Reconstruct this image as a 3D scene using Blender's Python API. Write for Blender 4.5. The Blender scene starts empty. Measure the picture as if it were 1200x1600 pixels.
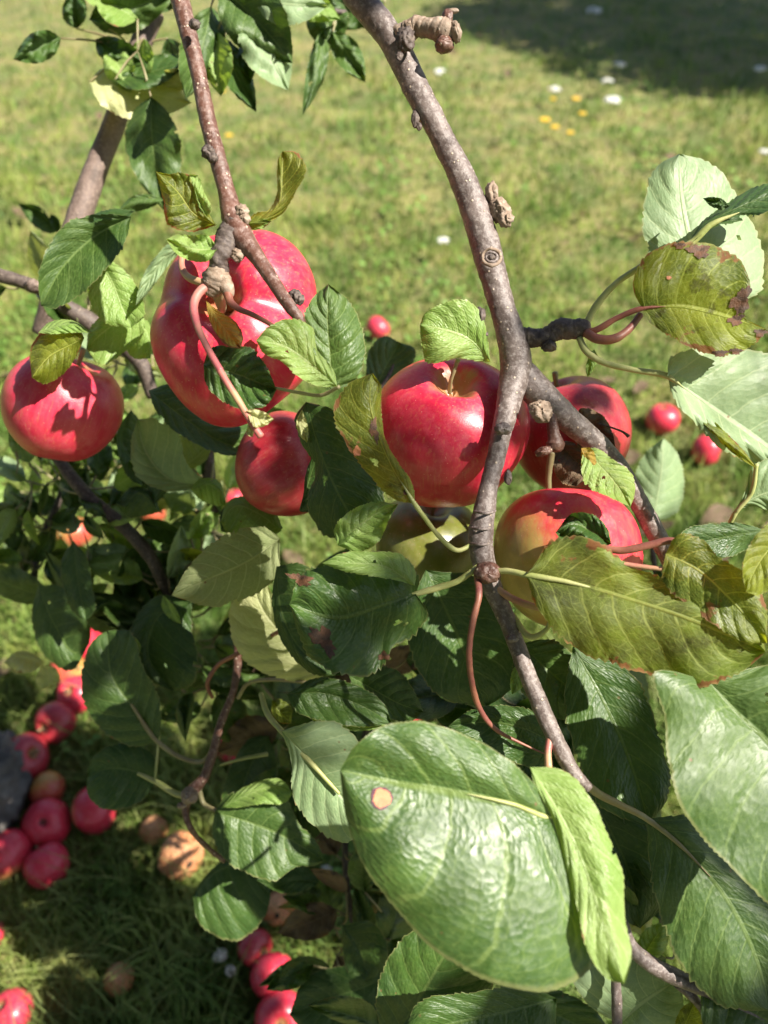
import bpy, bmesh, math, random
import numpy as np
from mathutils import Vector, Matrix
random.seed(7); RNG = np.random.default_rng(7)
SC = bpy.context.scene
COL = SC.collection
R = math.radians
# ------------------------------------------------------------------ camera, sky, sun, exposure
PITCH = R(43.0); CAMH = 1.0; F = 1244.0
FW = np.array([0, math.cos(PITCH), -math.sin(PITCH)]); UP = np.array([0, math.sin(PITCH), math.cos(PITCH)])
RT = np.array([1.0, 0, 0]); CP = np.array([0, 0, CAMH])
cam = bpy.data.cameras.new('camera'); camo = bpy.data.objects.new('camera', cam); COL.objects.link(camo)
camo.location = CP; camo.rotation_euler = (R(90) - PITCH, 0, 0)
cam.sensor_fit = 'VERTICAL'; cam.sensor_height = 36.0; cam.lens = 28.0
cam.clip_start = 0.02; cam.clip_end = 400
cam.dof.use_dof = True; cam.dof.focus_distance = 0.40; cam.dof.aperture_fstop = 7.0
SC.camera = camo
SUN = (RT * .60 + UP * .42 - FW * .68); SUN = SUN / np.linalg.norm(SUN)
W = bpy.data.worlds.new('World'); SC.world = W; W.use_nodes = True
wn = W.node_tree.nodes; bg = wn['Background']; sky = wn.new('ShaderNodeTexSky')
sky.sky_type = 'NISHITA'; sky.sun_disc = False
sky.sun_elevation = math.asin(SUN[2]); sky.sun_rotation = math.atan2(SUN[0], SUN[1])
W.node_tree.links.new(sky.outputs[0], bg.inputs[0]); bg.inputs[1].default_value = 0.05
sl = bpy.data.lights.new('sun', 'SUN'); sl.energy = 5.0; sl.angle = R(0.53); sl.color = (1, .93, .82)
so = bpy.data.objects.new('sun', sl); COL.objects.link(so)
so.rotation_euler = Vector(SUN).to_track_quat('Z', 'Y').to_euler()
vs = SC.view_settings; vs.view_transform = 'Standard'; vs.look = 'None'; vs.gamma = 1; vs.exposure = 1.28
SC.cycles.max_bounces = 7; SC.cycles.transmission_bounces = 4; SC.cycles.use_denoising = True
SC.cycles.sample_clamp_indirect = 6

# ------------------------------------------------------------------ helpers
def at(px, py, d):
    px = np.asarray(px, float); py = np.asarray(py, float); d = np.asarray(d, float)
    return CP + d[..., None] * (FW + RT * ((px - 600) / F)[..., None] + UP * ((800 - py) / F)[..., None])
def onground(px, py, h=0.0):
    r = FW + RT * (px - 600) / F + UP * (800 - py) / F
    d = (h - CAMH) / r[2]
    return CP + r * d, d
def tag(o, label=None, cat=None, group=None, kind=None):
    if label: o['label'] = label
    if cat: o['category'] = cat
    if group: o['group'] = group
    if kind: o['kind'] = kind
    return o
def empty(name, loc, label=None, cat=None, group=None):
    o = bpy.data.objects.new(name, None); o.empty_display_size = .02; COL.objects.link(o); o.location = loc
    return tag(o, label, cat, group)
def link(name, me, mat, parent=None, center=None):
    o = bpy.data.objects.new(name, me); COL.objects.link(o)
    me.materials.append(mat)
    if center is not None:
        p = Vector((0, 0, 0)); q = parent
        while q is not None: p += q.location; q = q.parent
        o.location = Vector(center) - p
    if parent: o.parent = parent
    return o
def mesh_np(name, V, Q, uv=None, smooth=True, tris=None):
    """V (n,3) centred by caller, Q (m,4) quads, tris (k,3)"""
    me = bpy.data.meshes.new(name)
    nq = len(Q); nt = 0 if tris is None else len(tris)
    me.vertices.add(len(V)); me.vertices.foreach_set('co', np.ascontiguousarray(V, dtype=np.float32).ravel())
    loops = np.concatenate([np.asarray(Q).ravel()] + ([np.asarray(tris).ravel()] if nt else [])).astype(np.int32)
    me.loops.add(len(loops)); me.loops.foreach_set('vertex_index', loops)
    me.polygons.add(nq + nt)
    st = np.concatenate([np.arange(nq) * 4, nq * 4 + np.arange(nt) * 3]).astype(np.int32)
    me.polygons.foreach_set('loop_start', st)
    me.polygons.foreach_set('use_smooth', np.full(nq + nt, smooth, dtype=bool))
    if uv is not None:
        ul = me.uv_layers.new(name='UVMap'); ul.data.foreach_set('uv', np.ascontiguousarray(np.asarray(uv)[loops], dtype=np.float32).ravel())
    me.update(calc_edges=True); me.validate()
    return me
def put(name, V, Q, mat, parent=None, uv=None, tris=None):
    V = np.asarray(V, float); c = V.mean(0)
    return link(name, mesh_np(name, V - c, Q, uv, True, tris), mat, parent, c)
def spline(P, n, rep=None):
    """smooth curve through P (k,m) sampled at n params by chord length"""
    P = np.asarray(P, float); k = len(P)
    seg = np.linalg.norm(np.diff(P[:, :2], axis=0), axis=1) + 1e-9
    t = np.concatenate([[0], np.cumsum(seg)]); t /= t[-1]
    m = np.zeros_like(P)
    for i in range(k):
        if i == 0: m[i] = (P[1] - P[0]) / (t[1] - t[0])
        elif i == k - 1: m[i] = (P[-1] - P[-2]) / (t[-1] - t[-2])
        else:
            a = (P[i] - P[i-1]) / (t[i] - t[i-1]); b = (P[i+1] - P[i]) / (t[i+1] - t[i]); wa = t[i+1]-t[i]; wb = t[i]-t[i-1]
            m[i] = (a * wa + b * wb) / (wa + wb)
    s = np.linspace(0, 1, n) if rep is None else rep
    j = np.clip(np.searchsorted(t, s, side='right') - 1, 0, k - 2)
    h = (t[j+1] - t[j]); x = ((s - t[j]) / h)[:, None]; h = h[:, None]
    return (2*x**3-3*x**2+1)*P[j] + (x**3-2*x**2+x)*h*m[j] + (-2*x**3+3*x**2)*P[j+1] + (x**3-x**2)*h*m[j+1]
def vnoise(P, s, seed=0.0, octv=3):
    """cheap smooth pseudo noise, P (n,3) metres, s = cycles per metre"""
    out = 0; a = 1; tot = 0
    for o in range(octv):
        k = s * 2**o * 6.283
        out = out + a * (np.sin(P[:, 0]*k + seed + 1.7*np.sin(P[:, 1]*k*.9 + seed*2)) * np.sin(P[:, 1]*k*1.1 + 2.1*seed + 1.3*np.sin(P[:, 2]*k*1.05)) +
                         np.sin(P[:, 2]*k + .7*seed + 1.5*np.sin(P[:, 0]*k*.83 + 1.1)))
        tot += a; a *= .5
    return out / (2 * tot)
def grid_quads(nv, nu, wrap=False):
    i = np.arange(nv - 1)[:, None]; j = np.arange(nu if wrap else nu - 1)[None, :]
    j2 = (j + 1) % nu
    return np.stack([i*nu + j, i*nu + j2, (i+1)*nu + j2, (i+1)*nu + j], -1).reshape(-1, 4)

# ------------------------------------------------------------------ node helper
class NB:
    def __init__(s, mat):
        s.mat = mat; mat.use_nodes = True; s.t = mat.node_tree; s.n = s.t.nodes; s.n.clear()
        s.out = s.n.new('ShaderNodeOutputMaterial')
    def set(s, sock, v):
        if isinstance(v, bpy.types.NodeSocket): s.t.links.new(v, sock)
        elif v is not None:
            if isinstance(v, (tuple, list)) and len(v) == 3 and sock.type == 'RGBA': v = (*v, 1)
            sock.default_value = v
    def m(s, op, a, b=None, c=None, clamp=False):
        n = s.n.new('ShaderNodeMath'); n.operation = op; n.use_clamp = clamp
        for i, v in enumerate((a, b, c)):
            if v is not None: s.set(n.inputs[i], v)
        return n.outputs[0]
    def vm(s, op, a, b):
        n = s.n.new('ShaderNodeVectorMath'); n.operation = op; s.set(n.inputs[0], a); s.set(n.inputs[1], b); return n.outputs[0]
    def rng(s, v, a, b, c=0.0, d=1.0, smooth=True):
        n = s.n.new('ShaderNodeMapRange'); n.interpolation_type = 'SMOOTHSTEP' if smooth else 'LINEAR'
        for i, x in enumerate((v, a, b, c, d)): s.set(n.inputs[i], x)
        return n.outputs[0]
    def mix(s, f, a, b, mode='MIX'):
        n = s.n.new('ShaderNodeMix'); n.data_type = 'RGBA'; n.blend_type = mode
        s.set(n.inputs[0], f); s.set(n.inputs[6], a); s.set(n.inputs[7], b); return n.outputs[2]
    def noise(s, vec, scale, detail=3, rough=.55, out=0):
        n = s.n.new('ShaderNodeTexNoise'); s.set(n.inputs['Vector'], vec)
        n.inputs['Scale'].default_value = scale; n.inputs['Detail'].default_value = detail; n.inputs['Roughness'].default_value = rough
        return n.outputs[out]
    def voro(s, vec, scale, feature='F1', dim='3D', out='Distance', rnd=1.0):
        n = s.n.new('ShaderNodeTexVoronoi'); n.feature = feature; n.voronoi_dimensions = dim
        s.set(n.inputs['Vector'], vec); n.inputs['Scale'].default_value = scale; n.inputs['Randomness'].default_value = rnd
        return n.outputs[out]
    def obj(s): return s.n.new('ShaderNodeTexCoord').outputs['Object']
    def uv(s): return s.n.new('ShaderNodeTexCoord').outputs['UV']
    def pos(s): return s.n.new('ShaderNodeNewGeometry').outputs['Position']
    def rand(s): return s.n.new('ShaderNodeObjectInfo').outputs['Random']
    def sep(s, v):
        n = s.n.new('ShaderNodeSeparateXYZ'); s.set(n.inputs[0], v); return n.outputs
    def comb(s, x, y, z=0.0):
        n = s.n.new('ShaderNodeCombineXYZ')
        for i, v in enumerate((x, y, z)): s.set(n.inputs[i], v)
        return n.outputs[0]
    def mapping(s, vec, scale, rot=(0, 0, 0)):
        n = s.n.new('ShaderNodeMapping'); s.set(n.inputs[0], vec); n.inputs['Scale'].default_value = scale; n.inputs['Rotation'].default_value = rot; return n.outputs[0]
    def bump(s, h, strength, dist):
        n = s.n.new('ShaderNodeBump'); n.inputs['Strength'].default_value = strength; n.inputs['Distance'].default_value = dist; s.set(n.inputs['Height'], h); return n.outputs[0]
    def bsdf(s, color, rough=.5, normal=None, **kw):
        n = s.n.new('ShaderNodeBsdfPrincipled'); s.set(n.inputs['Base Color'], color); s.set(n.inputs['Roughness'], rough)
        if normal is not None: s.set(n.inputs['Normal'], normal)
        for k, v in kw.items(): s.set(n.inputs[k.replace('_', ' ')], v)
        return n.outputs[0]
    def done(s, shader): s.t.links.new(shader, s.out.inputs[0]); return s.mat
def newmat(name): return NB(bpy.data.materials.new(name))

# ------------------------------------------------------------------ materials
def leaf_material(name, base, base2, vein, trans=.25, rough=.42, rust=.0, veinS=.7, K=7.5, bump=.5, tcol=None, spec=.5, rustcol=(.10, .035, .012), raised=False, fine=.35, blot=.0, cf=1.0):
    b = newmat(name)
    uv = b.sep(b.uv()); x, y = uv[0], uv[1]
    u = b.m('ABSOLUTE', b.m('MULTIPLY_ADD', x, 2.0, -1.0)); side = b.m('GREATER_THAN', x, .5)
    ob = b.vm('ADD', b.obj(), b.comb(b.rand(), b.m('MULTIPLY', b.rand(), 7.0), 0.0))
    n1 = b.noise(ob, 45, 3)
    w = b.m('ADD', b.m('MULTIPLY', b.m('SUBTRACT', y, b.m('MULTIPLY', b.m('POWER', u, 1.25), .23)), K), b.m('ADD', b.m('MULTIPLY', side, .43), b.m('MULTIPLY', b.m('SUBTRACT', n1, .5), .55)))
    d2 = b.m('PINGPONG', w, .5)
    v2 = b.m('MULTIPLY', b.rng(d2, .012, .06, 1, 0), b.rng(u, .85, 1.0, 1, .25))
    v1 = b.rng(u, .012, .05, 1, 0)
    vec3 = b.comb(b.m('MULTIPLY', w, 2.6), b.m('MULTIPLY', u, 8.0))
    ve = b.voro(vec3, 1.0, 'DISTANCE_TO_EDGE', '2D')
    v3 = b.m('MULTIPLY', b.rng(ve, .0, .07, 1, 0), fine)
    vec4 = b.comb(b.m('MULTIPLY', w, 8), b.m('MULTIPLY', u, 24.0))
    v4 = b.m('MULTIPLY', b.rng(b.voro(vec4, 1.0, 'DISTANCE_TO_EDGE', '2D'), 0, .12, 1, 0), fine * .5)
    veins = b.m('MAXIMUM', b.m('MAXIMUM', v1, b.m('MULTIPLY', v2, .8)), b.m('MAXIMUM', v3, v4))
    big = b.rng(b.noise(ob, 28, 4, .6), .35, .68)
    c = b.mix(big, base, base2)
    c = b.mix(b.m('MULTIPLY', b.m('SUBTRACT', b.rand(), .5), .5), c, base2)
    c = b.mix(b.m('MULTIPLY', b.rng(b.noise(ob, 420, 3, .7), .45, .75), .22), c, vein)
    c = b.mix(b.m('MULTIPLY', veins, veinS), c, vein)
    if blot: c = b.mix(b.m('MULTIPLY', b.rng(b.noise(ob, 70, 5, .7), .54, .66), blot), c, (.035, .03, .008))
    # specks and browned margin (real marks on the leaf)
    sp = b.rng(b.voro(ob, 95, 'F1'), .05, .10, 1, 0)
    sp = b.m('MULTIPLY', sp, b.rng(b.noise(ob, 22, 1), .56, .62))
    c = b.mix(b.m('MULTIPLY', sp, .7), c, (.16, .07, .03))
    edge = b.m('POWER', u, 6.0)
    tip = b.m('POWER', y, 8.0)
    rn = b.noise(ob, 60, 4, .65)
    e = b.m('ADD', rn, b.m('ADD', b.m('MULTIPLY', edge, .22), b.m('MULTIPLY', tip, .10)))
    rm = b.rng(e, .93 - rust, .99 - rust)
    c = b.mix(rm, c, b.mix(b.noise(ob, 200, 2), rustcol, (.30, .15, .06)))
    c = b.mix(b.m('MULTIPLY', b.rng(u, .96, .99), .22), c, (.42, .34, .16))
    bul = b.m('POWER', b.m('MULTIPLY', d2, 2.0), .6)
    wr = b.noise(b.comb(b.m('MULTIPLY', w, 6.0), b.m('MULTIPLY', u, 7.0), b.rand()), 1.0, 2, .5)
    h = b.m('ADD', b.m('MULTIPLY', bul, .75), b.m('MULTIPLY', wr, .9))
    cell = b.n.new('ShaderNodeTexVoronoi'); cell.feature = 'SMOOTH_F1'; cell.voronoi_dimensions = '2D'; b.set(cell.inputs['Vector'], b.comb(b.m('MULTIPLY', w, 5.0 * cf), b.m('MULTIPLY', u, 13.0 * cf))); cell.inputs['Scale'].default_value = 1.0; cell.inputs['Smoothness'].default_value = .5
    h = b.m('SUBTRACT', h, b.m('MULTIPLY', b.m('POWER', cell.outputs['Distance'], 1.6), .75))
    h = b.m('ADD', h, b.m('MULTIPLY', b.noise(ob, 700, 3, .6), .10))
    if raised: h = b.m('ADD', b.m('MULTIPLY', h, -.5), b.m('MULTIPLY', v1, 1.2))
    else: h = b.m('SUBTRACT', h, b.m('MULTIPLY', v1, .6))
    nrm = b.bump(h, bump, .0012)
    rg = b.m('ADD', b.rng(b.noise(ob, 80, 3), .3, .7, rough - .07, rough + .10), b.m('MULTIPLY', rm, .25))
    p = b.bsdf(c, rg, nrm, Specular_IOR_Level=spec)
    t = b.n.new('ShaderNodeBsdfTranslucent'); b.set(t.inputs[0], b.mix(1.0, c, tcol or (2.0, 1.9, .7), 'MULTIPLY')); b.set(t.inputs[1], nrm)
    mx = b.n.new('ShaderNodeMixShader'); mx.inputs[0].default_value = trans
    b.t.links.new(p, mx.inputs[1]); b.t.links.new(t.outputs[0], mx.inputs[2])
    return b.done(mx.outputs[0])
LM = {
 'top':    leaf_material('leaf_green', (.026, .066, .011), (.048, .100, .016), (.15, .21, .06), .14, .47, .04, .40, bump=.40, fine=.18),  # base darkened to deepen the shade among the leaves
 'gloss':  leaf_material('leaf_glossy_green', (.031, .074, .011), (.058, .112, .017), (.20, .28, .08), .14, .54, .05, .40, bump=.34, spec=.6, fine=.25),
 'giant': leaf_material('leaf_giant_green', (.032, .080, .010), (.058, .118, .017), (.22, .30, .08), .14, .49, .03, .55, bump=.38, spec=.75, fine=.30, K=5.2, cf=1.7),
 'olive': leaf_material('leaf_olive_browned', (.070, .090, .024), (.145, .205, .018), (.30, .36, .10), .40, .6, .24, .7, bump=.45, raised=True, fine=.5, blot=.5, spec=.3, tcol=(2.2, 2.1, .7)),
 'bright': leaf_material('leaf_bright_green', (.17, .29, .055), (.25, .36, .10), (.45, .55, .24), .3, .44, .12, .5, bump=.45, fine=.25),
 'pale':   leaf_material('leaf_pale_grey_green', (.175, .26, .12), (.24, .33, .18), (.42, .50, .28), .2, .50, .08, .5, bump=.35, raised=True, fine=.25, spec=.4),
 'cream':  leaf_material('leaf_pale_yellow', (.42, .46, .20), (.50, .50, .26), (.6, .62, .35), .25, .5, .16, .5, bump=.4),
 'under':  leaf_material('leaf_underside', (.20, .25, .10), (.26, .30, .14), (.42, .46, .25), .28, .6, .14, .7, bump=.6, raised=True, spec=.25),
 'yel':    leaf_material('leaf_yellowing', (.070, .105, .012), (.19, .225, .018), (.38, .44, .10), .45, .48, .25, .7, blot=.65, bump=.5, raised=True, fine=.5, tcol=(2.4, 2.1, .6)),
 'ochre':  leaf_material('leaf_ochre', (.40, .25, .04), (.30, .26, .05), (.5, .38, .12), .35, .5, .30, .5),
 'brown':  leaf_material('leaf_dead_brown', (.10, .07, .04), (.17, .12, .08), (.24, .18, .12), .12, .7, .2, .6, spec=.2, tcol=(1.2, 1, .8)),
}
def bark_material(name, c1, c2, c3, lent=.8, rough=.5, dens=230):
    b = newmat(name); ob = b.obj()
    n = b.rng(b.noise(ob, 90, 5, .65), .32, .68); n2 = b.rng(b.noise(ob, 420, 4, .7), .45, .7)
    c = b.mix(n, c1, c2); c = b.mix(b.m('MULTIPLY', n2, .75), c, c3)
    dk = b.rng(b.noise(ob, 38, 4, .7), .52, .70)
    c = b.mix(b.m('MULTIPLY', dk, .55), c, (.05, .035, .03))
    v = b.voro(ob, dens, 'F1'); dots = b.m('MULTIPLY', b.rng(v, .12, .24, 1, 0), b.rng(b.voro(ob, dens, 'F1', out='Color'), .55, .6))
    c = b.mix(b.m('MULTIPLY', dots, lent), c, (.52, .42, .32))
    h = b.m('ADD', b.m('MULTIPLY', b.noise(ob, 500, 5, .7), .8), b.m('MULTIPLY', dots, .7)); h = b.m('ADD', h, b.m('MULTIPLY', n, .5))
    return b.done(b.bsdf(c, b.rng(n2, 0, 1, rough, rough + .2), b.bump(h, .65, .0007), Specular_IOR_Level=.45))
BARK = bark_material('bark_grey_brown', (.095, .070, .062), (.175, .138, .124), (.35, .305, .285), .8, .42, 300)
BARKR = bark_material('bark_red_brown', (.085, .036, .024), (.145, .070, .050), (.29, .20, .17), .85, .36, 300)
BARKD = bark_material('bark_dark', (.055, .04, .035), (.10, .075, .065), (.2, .16, .13), .3, .6)
BARKP = bark_material('bark_pale_knob', (.19, .13, .09), (.31, .23, .17), (.44, .36, .29), .3, .7)
BARKF = bark_material('bark_far', (.19, .135, .115), (.12, .085, .07), (.30, .23, .19), .2, .6)
def stalk_material(name, a, bcol, sc=60):
    b = newmat(name); ob = b.obj(); c = b.mix(b.rng(b.noise(ob, sc, 2), .35, .65), a, bcol)
    c = b.mix(b.m('MULTIPLY', b.noise(ob, 900, 2), .2), c, (.4, .35, .2))
    return b.done(b.bsdf(c, .45, b.bump(b.noise(ob, 700, 3), .25, .0005)))
ST_G = stalk_material('stalk_green', (.28, .33, .09), (.40, .41, .16)); ST_R = stalk_material('stalk_red', (.15, .022, .03), (.27, .085, .055))
ST_P = stalk_material('stalk_pink', (.40, .10, .10), (.46, .27, .15)); ST_B = stalk_material('stalk_brown_green', (.20, .16, .08), (.26, .24, .12))
def apple_material(name, red, red2, ground, blush=.0, bdir=(0, 0, 1), bw=.3, rough=.33, streak=.30, dots=.85):
    b = newmat(name); ob = b.obj(); nv = b.n.new('ShaderNodeVectorMath'); nv.operation = 'NORMALIZE'; b.set(nv.inputs[0], ob); nd = nv.outputs[0]
    st = b.noise(b.mapping(nd, (7, 7, .7)), 1.0, 5, .65); st2 = b.noise(b.mapping(nd, (26, 26, 1.6)), 1.0, 3, .6)
    c = b.mix(b.rng(st, .35, .68), red, red2)
    c = b.mix(b.m('MULTIPLY', b.rng(st2, .5, .75), streak), c, b.mix(.5, red2, ground))
    dt = b.n.new('ShaderNodeVectorMath'); dt.operation = 'DOT_PRODUCT'; b.set(dt.inputs[0], nd); dt.inputs[1].default_value = Vector(bdir).normalized()
    g = b.m('ADD', dt.outputs['Value'], b.m('MULTIPLY', b.m('SUBTRACT', st, .5), .9))
    gm = b.rng(g, 1 - blush * 2 - bw, 1 - blush * 2 + bw)
    if blush <= 0: gm = 0.0
    c = b.mix(gm, c, b.mix(b.rng(b.noise(nd, 3, 2), .4, .6), ground, tuple(v * .8 for v in ground)))
    c = b.mix(b.m('MULTIPLY', b.rng(b.m('ADD', b.sep(nd)[2], b.m('MULTIPLY', st, .12)), .985, 1.04), .8), c, (.30, .20, .07))
    vor = b.voro(nd, 17, 'F1'); dm = b.m('MULTIPLY', b.rng(vor, .05, .11, 1, 0), dots)
    c = b.mix(dm, c, (.75, .42, .33))
    vor2 = b.voro(nd, 33, 'F1'); c = b.mix(b.m('MULTIPLY', b.rng(vor2, .05, .12, 1, 0), dots * .3), c, (.7, .32, .25))
    bloom = b.rng(b.noise(nd, 5, 5, .7), .45, .75); c = b.mix(b.m('MULTIPLY', bloom, .10), c, (.75, .55, .55))
    h = b.m('ADD', b.noise(nd, 60, 3), b.m('MULTIPLY', b.noise(nd, 9, 2), 1.5))
    nrm = b.bump(h, .10, .001)
    return b.done(b.bsdf(c, b.rng(bloom, 0, 1, rough, rough + .14), nrm, Specular_IOR_Level=.5, Subsurface_Weight=.12, Subsurface_Radius=(.006, .002, .001), Subsurface_Scale=1.0, Coat_Weight=.15, Coat_Roughness=.22))
REDP = (.58, .014, .050); REDQ = (.66, .038, .078)
AM = {
 'red': apple_material('apple_red', REDP, REDQ, (.62, .50, .14)),
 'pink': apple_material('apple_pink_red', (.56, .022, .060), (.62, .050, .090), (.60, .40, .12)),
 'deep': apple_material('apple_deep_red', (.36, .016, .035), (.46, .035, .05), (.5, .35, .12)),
 'bi': apple_material('apple_red_and_yellow_green', REDP, (.68, .07, .08), (.50, .48, .13), .30, (-.85, -.2, -.65), .35),
 'tipy': apple_material('apple_yellow_bottom', (.58, .025, .05), REDQ, (.66, .34, .10), .16, (0, -.5, -1), .3),
 'orange': apple_material('apple_orange', (.46, .05, .04), (.52, .11, .05), (.55, .28, .07), .30, (.2, -.6, .8), .35),
 'green': apple_material('apple_yellow_green', (.15, .17, .03), (.20, .20, .045), (.18, .20, .035), .3, streak=.1),  # pigment darkened to stand in for shade on the hanging apple
}
def rot_material():
    b = newmat('apple_rotten'); ob = b.obj(); n = b.rng(b.noise(ob, 60, 5, .7), .35, .65)
    c = b.mix(n, (.50, .19, .07), (.62, .32, .16)); c = b.mix(b.rng(b.noise(ob, 300, 3, .7), .5, .7), c, (.24, .10, .05))
    h = b.m('ADD', b.noise(ob, 120, 5, .7), b.m('MULTIPLY', b.voro(b.mapping(ob, (1, 1, .4)), 160, 'DISTANCE_TO_EDGE'), 1.5))
    return b.done(b.bsdf(c, .65, b.bump(h, .7, .002)))
ROT = rot_material()
def flat(name, c, rough=.7, c2=None, sc=60, **kw):
    b = newmat(name); ob = b.obj(); col = b.mix(b.rng(b.noise(ob, sc, 4), .35, .65), c, c2 or tuple(v * .7 for v in c))
    return b.done(b.bsdf(col, rough, b.bump(b.noise(ob, sc * 5, 4), .4, .001), **kw))
DARKC = flat('dried_calyx', (.05, .035, .02), .8); WHITE = flat('petal_white', (.78, .78, .72), .6); YELL = flat('petal_yellow', (.80, .50, .03), .5)
SCORCH = flat('scorched_leaf', (.05, .025, .012), .7, (.12, .05, .02), 250); STONE = flat('stone_grey', (.055, .05, .045), .85, (.13, .12, .11), 22); HOLE = flat('rot_hole', (.03, .015, .01), .9); MUSH = flat('fluffy_white', (.62, .60, .54), .9, (.3, .28, .24), 150)
SPOT = flat('leaf_spot_tan', (.55, .22, .10), .6, (.45, .17, .08), 200); SPOTR = flat('leaf_spot_rim', (.09, .02, .04), .6)

# ------------------------------------------------------------------ ground and grass
def patch_nodes(b, P):
    a = b.rng(b.noise(P, 5.5, 5, .65), .42, .58); g = b.rng(b.noise(P, 1.6, 4, .65), .40, .60); s = b.rng(b.noise(P, 12, 4, .65), .45, .64)
    return a, g, s
b = newmat('ground_turf'); P = b.pos(); a, g, s = patch_nodes(b, P)
c = b.mix(a, (.15, .19, .05), (.28, .26, .09)); c = b.mix(b.m('MULTIPLY', s, .5), c, (.20, .15, .07)); c = b.mix(b.m('MULTIPLY', b.noise(P, 90, 4, .7), .5), c, (.05, .045, .02))
GM = b.done(b.bsdf(c, .9, b.bump(b.noise(P, 50, 5, .7), .8, .01)))
def gheight(x, y): return .010 * np.sin(x * 5.1 + 1.3 * np.sin(y * 3.7)) * np.sin(y * 4.3 + .7) + .006 * np.sin(x * 13 + y * 9)
gx = np.concatenate([[-120, -50, -20, -8], np.linspace(-5, 5, 101), [8, 20, 50, 120]]); gy = np.concatenate([[-60, -20, -6], np.linspace(-2, 9, 111), [14, 30, 70, 200]])
X, Y = np.meshgrid(gx, gy); V = np.stack([X, Y, gheight(X, Y) * ((abs(X) < 6) & (Y < 9.5) & (Y > -3))], -1).reshape(-1, 3)
go = link('ground', mesh_np('ground', V, grid_quads(len(gy), len(gx))), GM); tag(go, 'mown turf ground of the orchard under the grass', 'ground', kind='structure')

FALLEN = [  # px, py, r px, material, label
 (590, 513, 19, 'pink', 'single red fallen apple on the lawn between the twin big apple and the central bough'),
 (1035, 655, 26, 'red', 'red fallen apple on the lawn right of the shaded apple behind the bough'),
 (1103, 703, 24, 'tipy', 'red fallen apple with a yellow spot on the lawn under the drooping pale leaf'),
 (298, 765, 29, 'pink', 'pinkish fallen apple in the weeds half hidden behind small leaves left of the shaded apple'),
 (367, 780, 17, 'pink', 'small pink fallen apple showing beside the pale leaf left of the shaded apple'),
 (158, 972, 30, 'pink', 'topmost apple of the fallen heap at the left, tucked behind a dark leaf'),
 (128, 1005, 27, 'red', 'fallen apple second from the top of the left heap below the dark leaf'),
 (105, 1045, 27, 'orange', 'orange red fallen apple beside the two pale round leaves'),
 (120, 1085, 30, 'red', 'red fallen apple behind the left edge of the half lit dark leaf'),
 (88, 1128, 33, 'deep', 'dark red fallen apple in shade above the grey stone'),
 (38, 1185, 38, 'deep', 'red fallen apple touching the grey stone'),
 (75, 1233, 28, 'orange', 'small orange and red fallen apple right of the grey stone'),
 (73, 1286, 37, 'red', 'red fallen apple with its dark calyx facing up below the orange one'),
 (146, 1266, 37, 'tipy', 'red fallen apple with orange flank under the insect eaten leaf'),
 (74, 1352, 35, 'red', 'red fallen apple nestled in grass at the lower end of the left heap'),
 (10, 1335, 40, 'tipy', 'large red fallen apple with yellow bottom at the left border'),
 (-14, 1462, 22, 'red', 'sliver of a red fallen apple at the left border below the heap'),
 (18, 1582, 34, 'pink', 'pink red fallen apple in the grass at the bottom left corner'),
 (426, 1525, 34, 'red', 'red fallen apple with dark calyx under the low leaves at the bottom'),
 (440, 1590, 40, 'red', 'red fallen apple cut by the bottom border beneath its neighbour'),
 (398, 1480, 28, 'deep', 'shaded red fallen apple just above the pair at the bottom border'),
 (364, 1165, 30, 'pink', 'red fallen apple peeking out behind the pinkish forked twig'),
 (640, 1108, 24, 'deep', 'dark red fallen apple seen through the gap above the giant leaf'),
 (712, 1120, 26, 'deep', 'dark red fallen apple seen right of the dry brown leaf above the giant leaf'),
 (196, 668, 22, 'orange', 'orange fallen apple glimpsed right of the left hanging apple'),
 (238, 800, 20, 'orange', 'small orange fallen apple behind the dark limb'),
 (245, 850, 18, 'orange', 'tan orange fallen apple below the dark limb'),
 (115, 832, 28, 'orange', 'orange fallen apple with a dry twig beside the low dark leaves'),
]
ROTTEN = [(282, 1337, 34, 'tan rotten apple with two dark holes lying below the pinkish twig'), (434, 1420, 24, 'brown rotten apple with one hole below the glossy twig leaf'),
          (240, 1297, 21, 'dull brown rotten apple in shade left of the holed one'), (186, 1531, 23, 'small orange brown rotten apple alone in the shaded grass'),
          (75, 1375, 0, '')]
gpos = []
def ground_place(px, py, r):
    h = .03
    for _ in range(4):
        p, d = onground(px, py, h); rr = r * d / F; h = rr * .92 + float(gheight(p[0], p[1]))
    return p, rr
for f in FALLEN + [q for q in ROTTEN if q[2]]:
    p, rr = ground_place(*f[:3]); gpos.append((p[0], p[1], rr))
gpos = np.array(gpos)

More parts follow.
